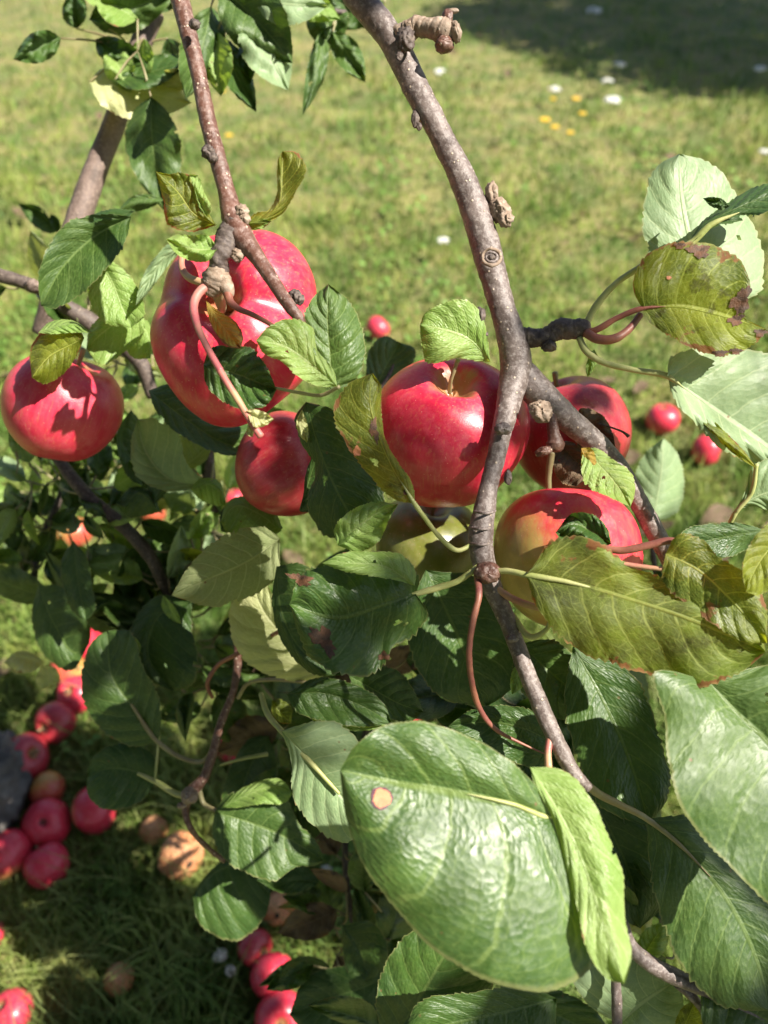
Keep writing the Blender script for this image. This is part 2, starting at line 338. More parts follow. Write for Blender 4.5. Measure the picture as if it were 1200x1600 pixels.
def blades(name, N, px0, px1, py0, py1, hmin, hmax, w0, mat, label, lean=.6, thin=1.0, seed=1):
    rg = np.random.default_rng(seed)
    px = rg.uniform(px0, px1, N); py = rg.uniform(py0, py1, N)
    r = FW + RT * ((px - 600) / F)[:, None] + UP * ((800 - py) / F)[:, None]
    d = -CAMH / r[:, 2]; ok = (r[:, 2] < -.08); px, py, r, d = px[ok], py[ok], r[ok], d[ok]
    G = CP + r * d[:, None]; n = len(G); x, y = G[:, 0], G[:, 1]
    z = gheight(x, y) * ((abs(x) < 6) & (y < 9.5))
    dist = np.linalg.norm(G - CP, axis=1)
    clump = .5 + .5 * vnoise(np.stack([x, y, x * 0 + 1], 1), 2.2, 3.1, 4); clump = np.clip(clump, 0, 1)
    H = (hmin + (hmax - hmin) * rg.random(n) ** 1.6) * (.45 + .9 * clump)
    for ax, ay, ar in gpos:
        q = np.hypot(x - ax, (y - ay)); H = np.where(q < ar * .8, H * .02, np.where((q < ar + .03) & (y < ay + .02), H * .7, H))
    wd = w0 * np.clip(dist / 1.0, .8, 3.2) ** .75 * rg.uniform(.6, 1.4, n) * thin
    az = rg.uniform(0, 6.283, n); ln = rg.uniform(.15, 1.0, n) * lean * H
    dx, dy = np.cos(az), np.sin(az); fa = rg.uniform(0, 6.283, n); sx, sy = np.cos(fa), np.sin(fa)
    def row(t, ww):
        cx = x + dx * ln * t**1.7; cy = y + dy * ln * t**1.7; cz = z + H * (t - .25 * lean * t * t)
        return np.stack([cx - sx * wd * ww, cy - sy * wd * ww, cz], 1), np.stack([cx + sx * wd * ww, cy + sy * wd * ww, cz], 1)
    a0, a1 = row(0, .5); b0, b1 = row(.55, .45); c0, _ = row(1.0, 0)
    V = np.stack([a0, a1, b1, b0, c0], 1).reshape(-1, 3); i = np.arange(n)[:, None] * 5
    Q = i + np.array([[0, 1, 2, 3]]); T = i + np.array([[3, 2, 4]])
    rr = rg.random(n); uv = np.stack([np.repeat(rr, 5), np.tile([0, 0, .55, .55, 1.0], n)], 1)
    o = link(name, mesh_np(name, V, Q, uv, True, T), mat); return tag(o, label, 'grass', kind='stuff')
def grass_material(name, gA, gB, dry, dryamt):
    b = newmat(name); P = b.pos(); u = b.sep(b.uv()); a, g, s = patch_nodes(b, P)
    c = b.mix(a, gA, gB); c = b.mix(b.m('MULTIPLY', u[0], .6), c, b.mix(.5, gB, gA))
    dm = b.m('ADD', b.m('MULTIPLY', b.m('GREATER_THAN', u[0], .74), .55), b.m('MULTIPLY', b.m('MULTIPLY', s, g), .55))
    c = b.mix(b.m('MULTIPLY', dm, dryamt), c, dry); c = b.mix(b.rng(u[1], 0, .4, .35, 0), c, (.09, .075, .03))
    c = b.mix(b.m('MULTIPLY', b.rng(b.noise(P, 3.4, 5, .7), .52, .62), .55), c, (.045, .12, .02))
    p = b.bsdf(c, .55, None, Specular_IOR_Level=.35); t = b.n.new('ShaderNodeBsdfTranslucent'); b.set(t.inputs[0], c)
    mx = b.n.new('ShaderNodeMixShader'); mx.inputs[0].default_value = .3; b.t.links.new(p, mx.inputs[1]); b.t.links.new(t.outputs[0], mx.inputs[2]); return b.done(mx.outputs[0])
GR1 = grass_material('grass_lawn', (.10, .23, .035), (.30, .42, .08), (.58, .46, .20), .72)
GR2 = grass_material('grass_fine', (.13, .23, .045), (.25, .32, .08), (.44, .42, .18), .5)
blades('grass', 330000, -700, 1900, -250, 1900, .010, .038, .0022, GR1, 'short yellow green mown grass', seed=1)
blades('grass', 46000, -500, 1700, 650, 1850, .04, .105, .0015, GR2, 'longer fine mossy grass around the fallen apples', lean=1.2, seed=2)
def tufts():
    rg = np.random.default_rng(9); Vs = []; n = 900
    px = rg.uniform(-500, 1700, n); py = rg.uniform(-150, 1200, n); r = FW + RT * ((px - 600) / F)[:, None] + UP * ((800 - py) / F)[:, None]; d = -CAMH / r[:, 2]; G = CP + r * d[:, None]
    G = G[vnoise(G, .9, 2.0, 3) > -.1]; n = len(G); m = 46
    C = np.repeat(G, m, 0); dist = np.linalg.norm(C - CP, axis=1); sp = .03 * np.clip(dist, .8, 3); C = C + rg.normal(size=C.shape) * sp[:, None] * (1, 1, 0); N = len(C)
    H = rg.uniform(.015, .048, N) * np.clip(dist, 1, 3) ** .25; az = rg.uniform(0, 6.283, N); ln = H * rg.uniform(.2, .9, N); w = .0022 * np.clip(dist, .8, 3) ** .75; fa = rg.uniform(0, 6.283, N); S = np.stack([np.cos(fa) * w, np.sin(fa) * w, w * 0], 1); D = np.stack([np.cos(az), np.sin(az), az * 0], 1)
    for ax, ay, ar in gpos: H = np.where(np.hypot(C[:, 0] - ax, C[:, 1] - ay) < ar + .03, H * .05, H)
    b0 = C; b1 = C + D * (ln * .3)[:, None] + np.outer(H * .6, [0, 0, 1]); b2 = C + D * ln[:, None] + np.outer(H, [0, 0, 1])
    V = np.stack([b0 - S * .5, b0 + S * .5, b1 + S * .45, b1 - S * .45, b2], 1).reshape(-1, 3); i = np.arange(N)[:, None] * 5
    uv = np.stack([np.repeat(rg.random(N) * .72, 5), np.tile([0, 0, .55, .55, 1.0], N)], 1)
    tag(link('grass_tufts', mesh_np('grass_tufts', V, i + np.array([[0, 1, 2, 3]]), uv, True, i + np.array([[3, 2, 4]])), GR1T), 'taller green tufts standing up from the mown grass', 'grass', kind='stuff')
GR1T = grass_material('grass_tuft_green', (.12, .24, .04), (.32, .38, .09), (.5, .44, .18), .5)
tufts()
def litter():
    rg = np.random.default_rng(21); n = 170; px = rg.uniform(-400, 1600, n); py = rg.uniform(-50, 1600, n); Vs = []
    for i in range(n):
        p, d = onground(px[i], py[i], .03)
        if py[i] > 1050 or np.hypot(gpos[:, 0] - p[0], gpos[:, 1] - p[1]).min() < .07: continue
        a = rg.uniform(0, 6.28); L = rg.uniform(.02, .035); t_ = rg.uniform(-.5, .5, 2)
        e = np.array([math.cos(a), math.sin(a), t_[0]]); f = np.array([-math.sin(a), math.cos(a), t_[1]])
        for q, w in zip(np.linspace(-1, 1, 6), (0.02, .7, 1, .9, .55, .02)):
            for sg in (-1, 0, 1): Vs.append(p + e * L * q + f * L * .55 * w * sg + np.array([0, 0, abs(sg) * w * .008 + .004 * math.sin(q * 3)]))
    n = len(Vs) // 18; Q = np.concatenate([grid_quads(6, 3) + i * 18 for i in range(n)]); uv = np.tile([[(sg + 1) / 2, (q + 1) / 2] for q in np.linspace(-1, 1, 6) for sg in (-1, 0, 1)], (n, 1))
    tag(link('fallen_leaves', mesh_np('fallen_leaves', np.array(Vs), Q, uv), LM['brown']), 'small brown fallen leaves scattered in the lawn', 'leaf litter', kind='stuff')
litter()
# clover and small round weeds
def weeds():
    rg = np.random.default_rng(5); N = 26000
    px = rg.uniform(-600, 1800, N); py = rg.uniform(-100, 1700, N)
    r = FW + RT * ((px - 600) / F)[:, None] + UP * ((800 - py) / F)[:, None]; d = -CAMH / r[:, 2]; G = CP + r * d[:, None]
    k = vnoise(np.stack([G[:, 0], G[:, 1], G[:, 0] * 0], 1), 1.3, 9.0, 3) > .22; G = G[k]; n = len(G)
    s = rg.uniform(.003, .006, n) * np.clip(np.linalg.norm(G - CP, axis=1), .8, 3) ** .6; z = rg.uniform(.015, .04, n); az = rg.uniform(0, 6.28, n); tl = rg.uniform(-.6, .6, (n, 2))
    ang = np.linspace(0, 6.283, 7)[:-1]; V = []
    for t in ang:
        ex = np.cos(az + t) * s; ey = np.sin(az + t) * s * .8; V.append(np.stack([G[:, 0] + ex, G[:, 1] + ey, z + ex * tl[:, 0] + ey * tl[:, 1]], 1))
    V = np.stack(V, 1).reshape(-1, 3); i = np.arange(n)[:, None] * 6; Q = np.concatenate([i + np.array([[0, 1, 2, 3]]), i + np.array([[0, 3, 4, 5]])])
    uv = np.stack([np.repeat(rg.random(n) * .7, 6), np.full(n * 6, .8)], 1)
    tag(link('clover', mesh_np('clover', V, Q, uv, True), grass_material('clover_green', (.13, .26, .05), (.20, .34, .07), (.3, .32, .08), .4)), 'patches of small round clover leaves in the lawn', 'clover', kind='stuff')
weeds()

# ------------------------------------------------------------------ builders
def tube_np(P, Rr, ns=14, ring=0, rough=0.0, seed=0.0, step=.0015, closed=True):
    """P (k,3) world points, Rr (k,) radii; returns V,Q,T"""
    P = np.asarray(P, float); Rr = np.asarray(Rr, float)
    L = np.linalg.norm(np.diff(P, axis=0), axis=1).sum(); n = int(np.clip(L / step, 6, 400))
    D = np.concatenate([P, Rr[:, None]], 1); seg = np.linalg.norm(np.diff(P, axis=0), axis=1); t = np.concatenate([[0], np.cumsum(seg)]); t /= t[-1]
    # use spline on 4D with chord params from 3D
    def sp(D, t, s):
        k = len(D); m = np.zeros_like(D)
        for i in range(k):
            if i == 0: m[i] = (D[1]-D[0])/(t[1]-t[0])
            elif i == k-1: m[i] = (D[-1]-D[-2])/(t[-1]-t[-2])
            else: m[i] = .5*((D[i]-D[i-1])/(t[i]-t[i-1]) + (D[i+1]-D[i])/(t[i+1]-t[i]))
        j = np.clip(np.searchsorted(t, s, side='right')-1, 0, k-2); h = t[j+1]-t[j]; x = ((s-t[j])/h)[:, None]; h = h[:, None]
        return (2*x**3-3*x**2+1)*D[j] + (x**3-2*x**2+x)*h*m[j] + (-2*x**3+3*x**2)*D[j+1] + (x**3-x**2)*h*m[j+1]
    S = sp(D, t, np.linspace(0, 1, n)); C = S[:, :3]; rad = np.maximum(S[:, 3], 1e-5)
    T = np.gradient(C, axis=0); T /= np.linalg.norm(T, axis=1)[:, None] + 1e-12
    a = np.array([.3, .2, .9]); N = np.cross(T, a); N /= np.linalg.norm(N, axis=1)[:, None]; B = np.cross(T, N)
    th = np.linspace(0, 2*np.pi, ns, endpoint=False)
    if ring:
        s = np.linspace(0, L, n); rad = rad * (1 + .10 * np.abs(np.sin(s * ring + 2*np.sin(s*ring*.37+seed))) - .05)
    Vv = C[:, None] + rad[:, None, None] * (np.cos(th)[None, :, None] * N[:, None] + np.sin(th)[None, :, None] * B[:, None])
    Vv = Vv.reshape(-1, 3)
    if rough:
        nm = Vv - np.repeat(C, ns, 0); ln = np.linalg.norm(nm, axis=1)[:, None] + 1e-9
        k = vnoise(Vv, 55, seed, 4)[:, None] * .6 + vnoise(Vv, 160, seed + 2, 3)[:, None] * .4
        Vv = Vv + nm / ln * k * rough
    Q = grid_quads(n, ns, True)
    c0 = len(Vv); Vv = np.concatenate([Vv, [C[0], C[-1] + T[-1] * rad[-1] * .35]]); j = np.arange(ns)
    Tt = np.concatenate([np.stack([(j+1) % ns, j, np.full(ns, c0)], 1), np.stack([(n-1)*ns + j, (n-1)*ns + (j+1) % ns, np.full(ns, c0+1)], 1)])
    return Vv, Q, Tt
def tube(name, pts, mat, parent, d=None, ring=0, rough=0.0, ns=14, step=.0015, seed=0.0):
    """pts: (px,py,width_px[,depth])"""
    P = []; rr = []
    for q in pts:
        dd = q[3] if len(q) > 3 else d
        P.append(at(q[0], q[1], dd)); rr.append(q[2] * .5 * dd / F)
    if 'stalk' in name:
        rr = [q_ * .88 for q_ in rr]; rough = rough or .00022; step = .001
    V, Q, T = tube_np(P, rr, ns, ring, rough, seed, step)
    return put(name, V, Q, mat, parent, tris=T)
def blob_np(c, r, ax=(1, 1, 1), amp=.25, freq=140, seed=0.0, n=18, rot=None):
    ph = np.linspace(0, np.pi, n); th = np.linspace(0, 2*np.pi, n*2, endpoint=False)
    Pn = np.stack([np.sin(ph)[:, None]*np.cos(th)[None], np.sin(ph)[:, None]*np.sin(th)[None], np.repeat(np.cos(ph)[:, None], n*2, 1)], -1).reshape(-1, 3)
    k = 1 + amp * vnoise(Pn * r, freq, seed, 4)
    V = Pn * k[:, None] * r * np.array(ax)
    if rot is not None: V = V @ np.array(rot).T
    return V + np.array(c), grid_quads(n, n*2, True)
CAMR = np.stack([RT, UP, -FW], 1)   # columns: right, up, toward camera
def blob(name, px, py, d, rpx, mat, parent, ax=(1, 1, 1), amp=.25, freq=140, ang=0, seed=0.0):
    c, s = math.cos(R(ang)), math.sin(R(ang)); M = CAMR @ np.array([[c, -s, 0], [s, c, 0], [0, 0, 1]])
    V, Q = blob_np(at(px, py, d), rpx * d / F, ax, amp, freq, seed + px * .1, 16, M)
    return put(name, V, Q, mat, parent)

LEAFN = [0]; PATCH = {}
def patch(name, lf, px, py, rx, ry, mat, ang=0, irr=.25, lift=.0003, seed=0):
    """a thin irregular patch of dead tissue lying on leaf lf"""
    P, D = PATCH[lf.name]; th = np.linspace(0, 2*np.pi, 40, endpoint=False); rr = np.linspace(0.02, 1, 9)
    k = 1 + irr * (np.sin(th * 3 + seed) * .5 + np.sin(th * 5 + seed * 2) * .35 + np.sin(th * 11 + seed) * .3)
    c, s_ = math.cos(R(ang)), math.sin(R(ang)); X = rr[:, None] * (np.cos(th) * k)[None] * rx; Y = rr[:, None] * (np.sin(th) * k)[None] * ry
    U = np.stack([px + X*c - Y*s_, py - X*s_ - Y*c], -1).reshape(-1, 2); d2 = ((U[:, None] - P[None]) ** 2).sum(-1); i = np.argpartition(d2, 6, axis=1)[:, :6]
    w = 1 / (np.take_along_axis(d2, i, 1) + 2); d = (D[i] * w).sum(1) / w.sum(1) - lift
    V = at(U[:, 0], U[:, 1], d); p_ = V.mean(0); Q = grid_quads(9, 40, True)
    q = Vector((0, 0, 0)); a = lf
    while a is not None: q += a.location; a = a.parent
    o = bpy.data.objects.new(name, mesh_np(name, V - p_, Q)); COL.objects.link(o); o.data.materials.append(mat); o.location = Vector(p_) - q; o.parent = lf; return o
def leaf(parent, kind, d0, d1, mid, A, B, dA=.0, dB=.0, arch=.0, q=.0009, rip=.0015, teeth=24, ser=.03, stalk=None, smat=None, label=None, hi=True, camber=.10, seed=None, name='leaf', holes=None):
    """midrib (px,py), side A and side B edge pixels; depths in metres at base and tip; dA,dB push each edge away (+) or nearer (-)"""
    nv, nu = (120, 38) if hi else (48, 18)
    LEAFN[0] += 1; sd = LEAFN[0] * 1.37 if seed is None else seed
    v = np.linspace(0, 1, nv + 1); vm = v
    M = spline(mid, 0, vm); EA = spline([mid[0]] + list(A) + [mid[-1]], 0, v); EB = spline([mid[0]] + list(B) + [mid[-1]], 0, v)
    u = np.linspace(-1, 1, nu + 1)
    L = np.linalg.norm(np.diff(M, axis=0), axis=1).sum()
    dm = d0 + (d1 - d0) * v - arch * np.sin(np.pi * v)
    au = np.abs(u)[None, :]; vv = v[:, None]
    E = np.where((u < 0)[None, :, None], EA[:, None], EB[:, None])
    saw = (vv * teeth + .13 * np.sin(vv * 19 + sd)) % 1.0; irr = .6 + .5 * np.sin(vv * 31 + sd * 3 + 2 * np.sign(u)[None])
    irr2 = .5 * np.sin(vv * 47 + sd * 1.7) * .4
    wpx = np.linalg.norm(E - M[:, None], axis=2); wref = np.maximum(np.linalg.norm(EA - M, axis=1).max(), np.linalg.norm(EB - M, axis=1).max()) + 1e-6
    ext = 1 + ser * L / (wpx + .12 * L) * ((saw ** .8 - .5) * irr + irr2) * au ** 10 * np.clip(np.sin(np.pi * vv) * 4, 0, 1)
    P = M[:, None] + (E - M[:, None]) * (au[..., None] * ext[..., None])
    D = dm[:, None] + np.where(u[None] < 0, dA, dB) * au ** 1.3 * np.sin(np.pi * np.clip(vv, .0, 1)) ** .6
    wm = wpx / F * dm[:, None]
    D = D - camber * wm * np.sin(np.pi * au * .75)          # cushion on either side of the rib
    w = (vv - .23 * au ** 1.25) * (5.2 if kind == 'giant' else 7.5) + np.where(u[None] > 0, .43, 0)
    D = D - q * np.abs(np.sin(np.pi * w)) ** .6 * np.clip(au * 3, 0, 1) * np.clip(np.sin(np.pi * vv) * 2, 0, 1)
    D = D + rip * (au ** 1.5) * (np.sin(vv * 9 + sd + 1.5 * u[None]) + .6 * np.sin(vv * 21 + sd * 2.3 - u[None] * 2)) + rip * .5 * np.sin(vv * 5 + u[None] * 4 + sd)
    V = at(P[..., 0], P[..., 1], D).reshape(-1, 3)
    uv = np.stack([np.broadcast_to((u[None] + 1) / 2, D.shape), np.broadcast_to(vv, D.shape)], -1).reshape(-1, 2)
    Q = grid_quads(nv + 1, nu + 1)
    hr = random.Random(int(sd * 1000))
    if holes is None: holes = hr.choice([0, 0, 1, 2, 3]) if kind not in ('giant', 'cream', 'ochre') else 0
    uc = u[np.clip((Q[:, 0] % (nu + 1)), 0, nu)] + 1 / nu; vc = (Q[:, 0] // (nu + 1) + .5) / nv; keep = np.ones(len(Q), bool)
    for _ in range(holes):
        edge = hr.random() < .5; hu = hr.choice([-1, 1]) * (1.02 if edge else hr.uniform(.2, .8)); hv = hr.uniform(.2, .85); hr_ = hr.uniform(.012, .03) * (1.5 if edge else 1)
        aspect = wref / L; a_ = np.arctan2(vc - hv, (uc - hu) * aspect); keep &= np.hypot((uc - hu) * aspect, vc - hv) > hr_ * (1 + .3 * np.sin(a_ * 3 + sd) + .15 * np.sin(a_ * 7))
    Q = Q[keep]
    o = put(name, V, Q, LM[kind], parent, uv); PATCH[o.name] = (P.reshape(-1, 2), D.reshape(-1))
    if label: o['label'] = label
    if stalk:
        pts = [(*s_[:2], s_[2], s_[3] if len(s_) > 3 else d0) for s_ in stalk]
        if (abs(pts[-1][0] - mid[0][0]) + abs(pts[-1][1] - mid[0][1])) > 3: pts[-1] = (*pts[-1][:2], 1.0, pts[-1][3] + .001)
        tube('leaf_stalk', pts, smat or ST_G, o, ns=10)
    return o
def rleaf(parent, kind, px, py, ang, Ln, d, ratio=.62, bend=0., tilt=0., roll=0., hi=False, stalk=None, smat=None, label=None, fold=.0, name='leaf', rip=.0045):
    """generic leaf from base pixel, direction (deg, image, 0=right, 90=up), length in px"""
    c, s = math.cos(R(ang)), -math.sin(R(ang)); nx, ny = -s, c
    def pt(t, off): return (px + c*Ln*t + nx*(off + bend*Ln*t*t), py + s*Ln*t + ny*(off + bend*Ln*t*t))
    w = Ln * ratio * .5; prof = [(.06, .38), (.18, .78), (.36, 1.0), (.56, .96), (.76, .66), (.91, .28)]
    wa, wb = w * (1 - fold), w * (1 - fold * .3)
    mid = [pt(t, 0) for t in (0, .33, .66, 1)]
    return leaf(parent, kind, d, d + tilt, mid, [pt(t, -wa*k) for t, k in prof], [pt(t, wb*k) for t, k in prof], roll, -roll*.6, arch=.004, stalk=stalk, smat=smat, hi=hi, label=label, rip=rip, camber=.2, name=name)

def apple_body(name, parent, c, r, axis, mat, hs=.90, creases=(), lob=.02, dim=.30, spin=0.0, cav=.27, taper=.07, sx=1.0, sy=1.0, n=72, wrinkle=0.0):
    ph = np.concatenate([np.linspace(0, .5, 18, endpoint=False), np.linspace(.5, 2.7, 44, endpoint=False), np.linspace(2.7, np.pi, 14)])
    th = np.linspace(0, 2*np.pi, n, endpoint=False); PH, TH = np.meshgrid(ph, th, indexing='ij')
    rr = np.sin(PH) ** .86 * (1 + taper * np.cos(PH)); z = hs * np.cos(PH) * (1 - .0 * rr)
    rr0 = rr.copy(); z = z - dim * np.exp(-(rr0 / cav) ** 2 ) * (PH < 1.57) + .15 * np.exp(-(rr0 / .2) ** 2) * (PH >= 1.57)
    k = 1 + lob * np.cos(5 * TH + 1) * (.35 + .65 * (PH > 1.57) * np.sin(PH/2)**2) + .025 * np.sin(2 * TH + 1.3 + c[0]*40) * np.sin(PH) + .02 * np.sin(3 * TH + c[1]*60 + PH)
    for t0, am, w in creases:
        gg = np.exp(-((np.angle(np.exp(1j*(TH - t0)))) / w) ** 2); k = k - am * gg * np.sin(PH) ** .5; z = z - 1.6 * am * gg * np.exp(-((PH - .55) / .5) ** 2)
    V = np.stack([rr * k * np.cos(TH) * sx, rr * k * np.sin(TH) * sy, z * (1 + .03*np.sin(TH*2+.5))], -1).reshape(-1, 3) * r
    if wrinkle: V = V * (1 + wrinkle * vnoise(V, 90, c[0]*30, 4)[:, None])
    me = mesh_np(name, V, grid_quads(len(ph), n, True)); o = link(name, me, mat, parent, c)
    o.rotation_euler = (Vector(axis).to_track_quat('Z', 'Y') @ Matrix.Rotation(spin, 3, 'Z').to_quaternion()).to_euler()
    return o
def calyx(parent, c, r, axis, mat=None):
    """dried flower remains at the bottom pole"""
    ax = np.array(Vector(axis).normalized()); q = Vector(axis).to_track_quat('Z', 'Y').to_matrix()
    base = np.array(c) - ax * r * .78; V = []; T = []
    for i in range(5):
        t = i * 1.2566; e1 = np.array(q @ Vector((math.cos(t), math.sin(t), 0))); e2 = np.array(q @ Vector((-math.sin(t), math.cos(t), 0))); k = len(V)
        V += [base + e1*r*.04 - e2*r*.05, base + e1*r*.04 + e2*r*.05, base + e1*r*.15 - ax*r*.05 + e2*r*.03, base + e1*r*.17 - ax*r*.10, base + e1*r*.15 - ax*r*.05 - e2*r*.03]
        T += [[k, k+1, k+2], [k, k+2, k+4], [k+4, k+2, k+3]]
    return put('calyx', V, np.zeros((0, 4), int), mat or DARKC, parent, tris=np.array(T))
def camdir(a): v = CAMR @ np.array(a, float); return v / np.linalg.norm(v)
def apple(px, py, rpx, d, axis_cam, mat, label, cat='apple', group=None, stem=True, stempts=None, **kw):
    c = at(px, py, d); r = rpx * d / F; ax = camdir(axis_cam)
    if mat == 'bi':
        q_ = Vector(ax).to_track_quat('Z', 'Y') @ Matrix.Rotation(kw.get('spin', 0.0), 3, 'Z').to_quaternion(); lv = q_.inverted() @ Vector(camdir((-.86, -.35, .35)))
        AM['bi'] = apple_material('apple_red_with_green_flank', REDP, (.64, .05, .06), (.46, .34, .10), .24, tuple(lv), .38)
    root = empty('apple', c - np.array([0, 0, r * .9]), label, cat, group)
    body = apple_body('skin', root, c, r, ax, AM[mat], **kw); calyx(root, c, r, ax)
    if stempts:
        tube('stalk', stempts, ST_B, root, ns=10)
    elif stem:
        s0 = c + ax * r * .48; side = np.array([.2, .1, .4]); P = [s0, s0 + ax*r*.25, s0 + ax*r*.55 + side*r*.15]
        V, Q, T = tube_np(P, [r*.045, r*.035, r*.05], 8); put('stalk', V, Q, ST_B, root, tris=T)
    return root
def ground_apple(px, py, rpx, mat, label, i):
    c, r = ground_place(px, py, rpx); rg = random.Random(i * 11)
    if 'calyx' in label: ax = (-.15 + rg.uniform(-.2, .2), .35, -.8)
    else: ax = (rg.uniform(-1, 1), rg.uniform(-.6, .8), rg.uniform(.05, .9))
    ax = np.array(Vector(ax).normalized())
    root = empty('fallen_apple', (c[0], c[1], c[2] - r * .92), label, 'apple', 'apples fallen on the grass')
    apple_body('skin', root, c, r, ax, AM[mat], n=40, hs=.88 + rg.uniform(-.04, .04), taper=.05, spin=rg.uniform(0, 6)); calyx(root, c, r, ax)
    s0 = c + ax * r * .48; V, Q, T = tube_np([s0, s0 + ax*r*.3, s0 + ax*r*.55], [r*.05, r*.04, r*.06], 8); put('stalk', V, Q, ST_B, root, tris=T)

# ------------------------------------------------------------------ fallen fruit, stone, flowers
for i, f in enumerate(FALLEN): ground_apple(*f, i)
for i, (px, py, rp, lab) in enumerate(ROTTEN):
    if not rp: continue
    c, r = ground_place(px, py, rp); ax = camdir((.5, .80, -.1))
    root = empty('rotten_apple', (c[0], c[1], c[2] - r * .92), lab, 'rotten apple', 'rotten apples in the grass')
    apple_body('skin', root, c, r, ax, ROT, n=64, hs=1.02, wrinkle=.05, lob=.05, cav=.2, dim=.22)
    for k, (hx, hy) in enumerate([(.28, .50), (.62, .02)] if i == 0 else ([(.1, .1)] if i == 1 else [])):
        n_ = camdir((hx, hy, math.sqrt(max(.05, 1 - hx*hx - hy*hy)))); V, Q = blob_np(c + n_ * r * .90, r * .17, (1, 1.5, 1), .3, 200, i + k, 10)
        put('rot_hole', V, Q, HOLE, root)
p, d = onground(2, 1235, .03); root = empty('stone', (p[0], p[1], 0), 'grey stone with whitish top beside the heap of fallen apples', 'stone')
V, Q = blob_np((p[0] - .012, p[1], .035), .058, (.75, 1.2, .9), .38, 26, 2.0, 40); put('stone_body', V, Q, STONE, root)
for k, (px, py, rp, lab) in enumerate([(348, 1503, 11, 'larger fluffy whitish seed head beside the shaded fallen apples'), (364, 1526, 8, 'smaller fluffy whitish seed head below its twin'), (511, 1372, 9, 'white crumbly seed head under the glossy twig leaf'), (545, 1366, 6, 'tiny white seed head next to the rim of the giant leaf')]):
    c, r = ground_place(px, py, rp); c = c + np.array([0, 0, .02])
    root = empty('seed_head', (c[0], c[1], 0), lab, 'seed head', 'whitish seed heads low in the weeds')
    rg = np.random.default_rng(k); Vs = []; Qs = []
    for j in range(16):
        n_ = rg.normal(size=3); n_ /= np.linalg.norm(n_); V, Q = blob_np(c + n_ * r * .7, r * .38, (1, 1, 1), .35, 400, j, 7); Qs.append(Q + sum(map(len, Vs))); Vs.append(V)
    put('fluff', np.concatenate(Vs), np.concatenate(Qs), MUSH, root)
    V, Q, T = tube_np([c, c - np.array([.002, 0, c[2] * .6]), np.array([c[0] + .004, c[1], 0])], [.0012, .001, .001], 6, step=.01); put('stem', V, Q, ST_B, root, tris=T)
FLW = [(688, 113, 11, 'w', 'white flower head near the top just right of the thick bough'), (928, 17, 13, 'w', 'bluish white flower head in the tree shade at the top'), (968, 101, 10, 'w', 'white flower head at the edge of the tree shade'),
       (949, 127, 9, 'w', 'white flower head just below the shade edge'), (866, 140, 10, 'w', 'white flower head above the yellow flowers'), (958, 157, 14, 'w', 'wide white flower head, lowest of those right of the yellow flowers'),
       (1188, 108, 11, 'w', 'white flower head standing in the shade at the right border'), (1195, 237, 9, 'w', 'white flower head at the right border above the pale leaf'), (692, 376, 10, 'w', 'faint white flower in the grass left of the bough knot'),
       (851, 188, 10, 'y', 'largest yellow flower in the lawn'), (867, 199, 8, 'y', 'orange yellow flower touching the largest yellow one'), (891, 208, 7, 'y', 'lowest of the yellow flowers'),
       (910, 178, 7, 'y', 'yellow flower right of the largest yellow one'), (900, 155, 8, 'y', 'uppermost yellow flower of the patch'), (864, 155, 6, 'y', 'tiny dull yellow flower above the largest one'), (358, 212, 7, 'y', 'yellow flower beside the red brown twig'), (348, 143, 6, 'y', 'small yellow flower behind the hanging leaves at the top')]
for k, (px, py, rp, t, lab) in enumerate(FLW):
    h = .07 if t == 'w' else .05; p, d = onground(px, py, h); r = rp * d / F; h0 = float(gheight(p[0], p[1]))
    root = empty('white_flower' if t == 'w' else 'yellow_flower', (p[0], p[1], h0), lab, 'flower', 'white flower heads in the lawn' if t == 'w' else 'yellow flowers in the lawn')
    rg = np.random.default_rng(k + 40); Vs = []; Qs = []; m = 12 if t == 'y' else 22
    for j in range(m):
        if t == 'y': a = j / m * 6.283; off = np.array([math.cos(a), math.sin(a) , .15]) * r * .55; sc = (1, 1, .5)
        else: a = rg.uniform(0, 6.28); q = rg.random() ** .5; off = np.array([math.cos(a) * q, math.sin(a) * q, .3 * (1 - q * q)]) * r * .85; sc = (1, 1, .6)
        V, Q = blob_np(p + off, r * (.32 if t == 'y' else .24), sc, .3, 200, j, 6); Qs.append(Q + sum(map(len, Vs))); Vs.append(V)
    put('petals', np.concatenate(Vs), np.concatenate(Qs), WHITE if t == 'w' else YELL, root)
    V, Q, T = tube_np([p, p * .5 + np.array([p[0], p[1], h0]) * .5 + np.array([.004, 0, 0]), np.array([p[0], p[1], h0])], [.0015, .0015, .002], 6, step=.02); put('stem', V, Q, ST_G, root, tris=T)

# ------------------------------------------------------------------ hanging apples
apple(373, 512, 141, .435, (-.15, .22, .93), 'red', 'biggest lobed red apple hanging under the red brown twig', hs=.84, sx=.93, sy=1.07, creases=[(math.pi, .07, .30), (.1, .09, .32), (1.9, .03, .3)], lob=.04, dim=.46, cav=.24, n=120, stem=True, spin=0)
apple(100, 638, 90, .50, (.35, .85, .15), 'pink', 'round red apple hanging alone at the left with leaf shadows across it', hs=.92, n=110, spin=1)
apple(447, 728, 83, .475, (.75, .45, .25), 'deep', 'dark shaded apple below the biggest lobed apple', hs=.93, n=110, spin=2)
apple(700, 683, 117, .44, (.04, .68, .73), 'red', 'glossy red apple with visible stem pit at the centre of the cluster', hs=1.0, taper=.16, n=120, dim=.34, cav=.24, lob=.035, creases=[(1.0, .03, .3), (-1.2, .03, .3)], stempts=[(702, 614, 8, .418), (705, 592, 7, .408), (716, 562, 9, .402)])
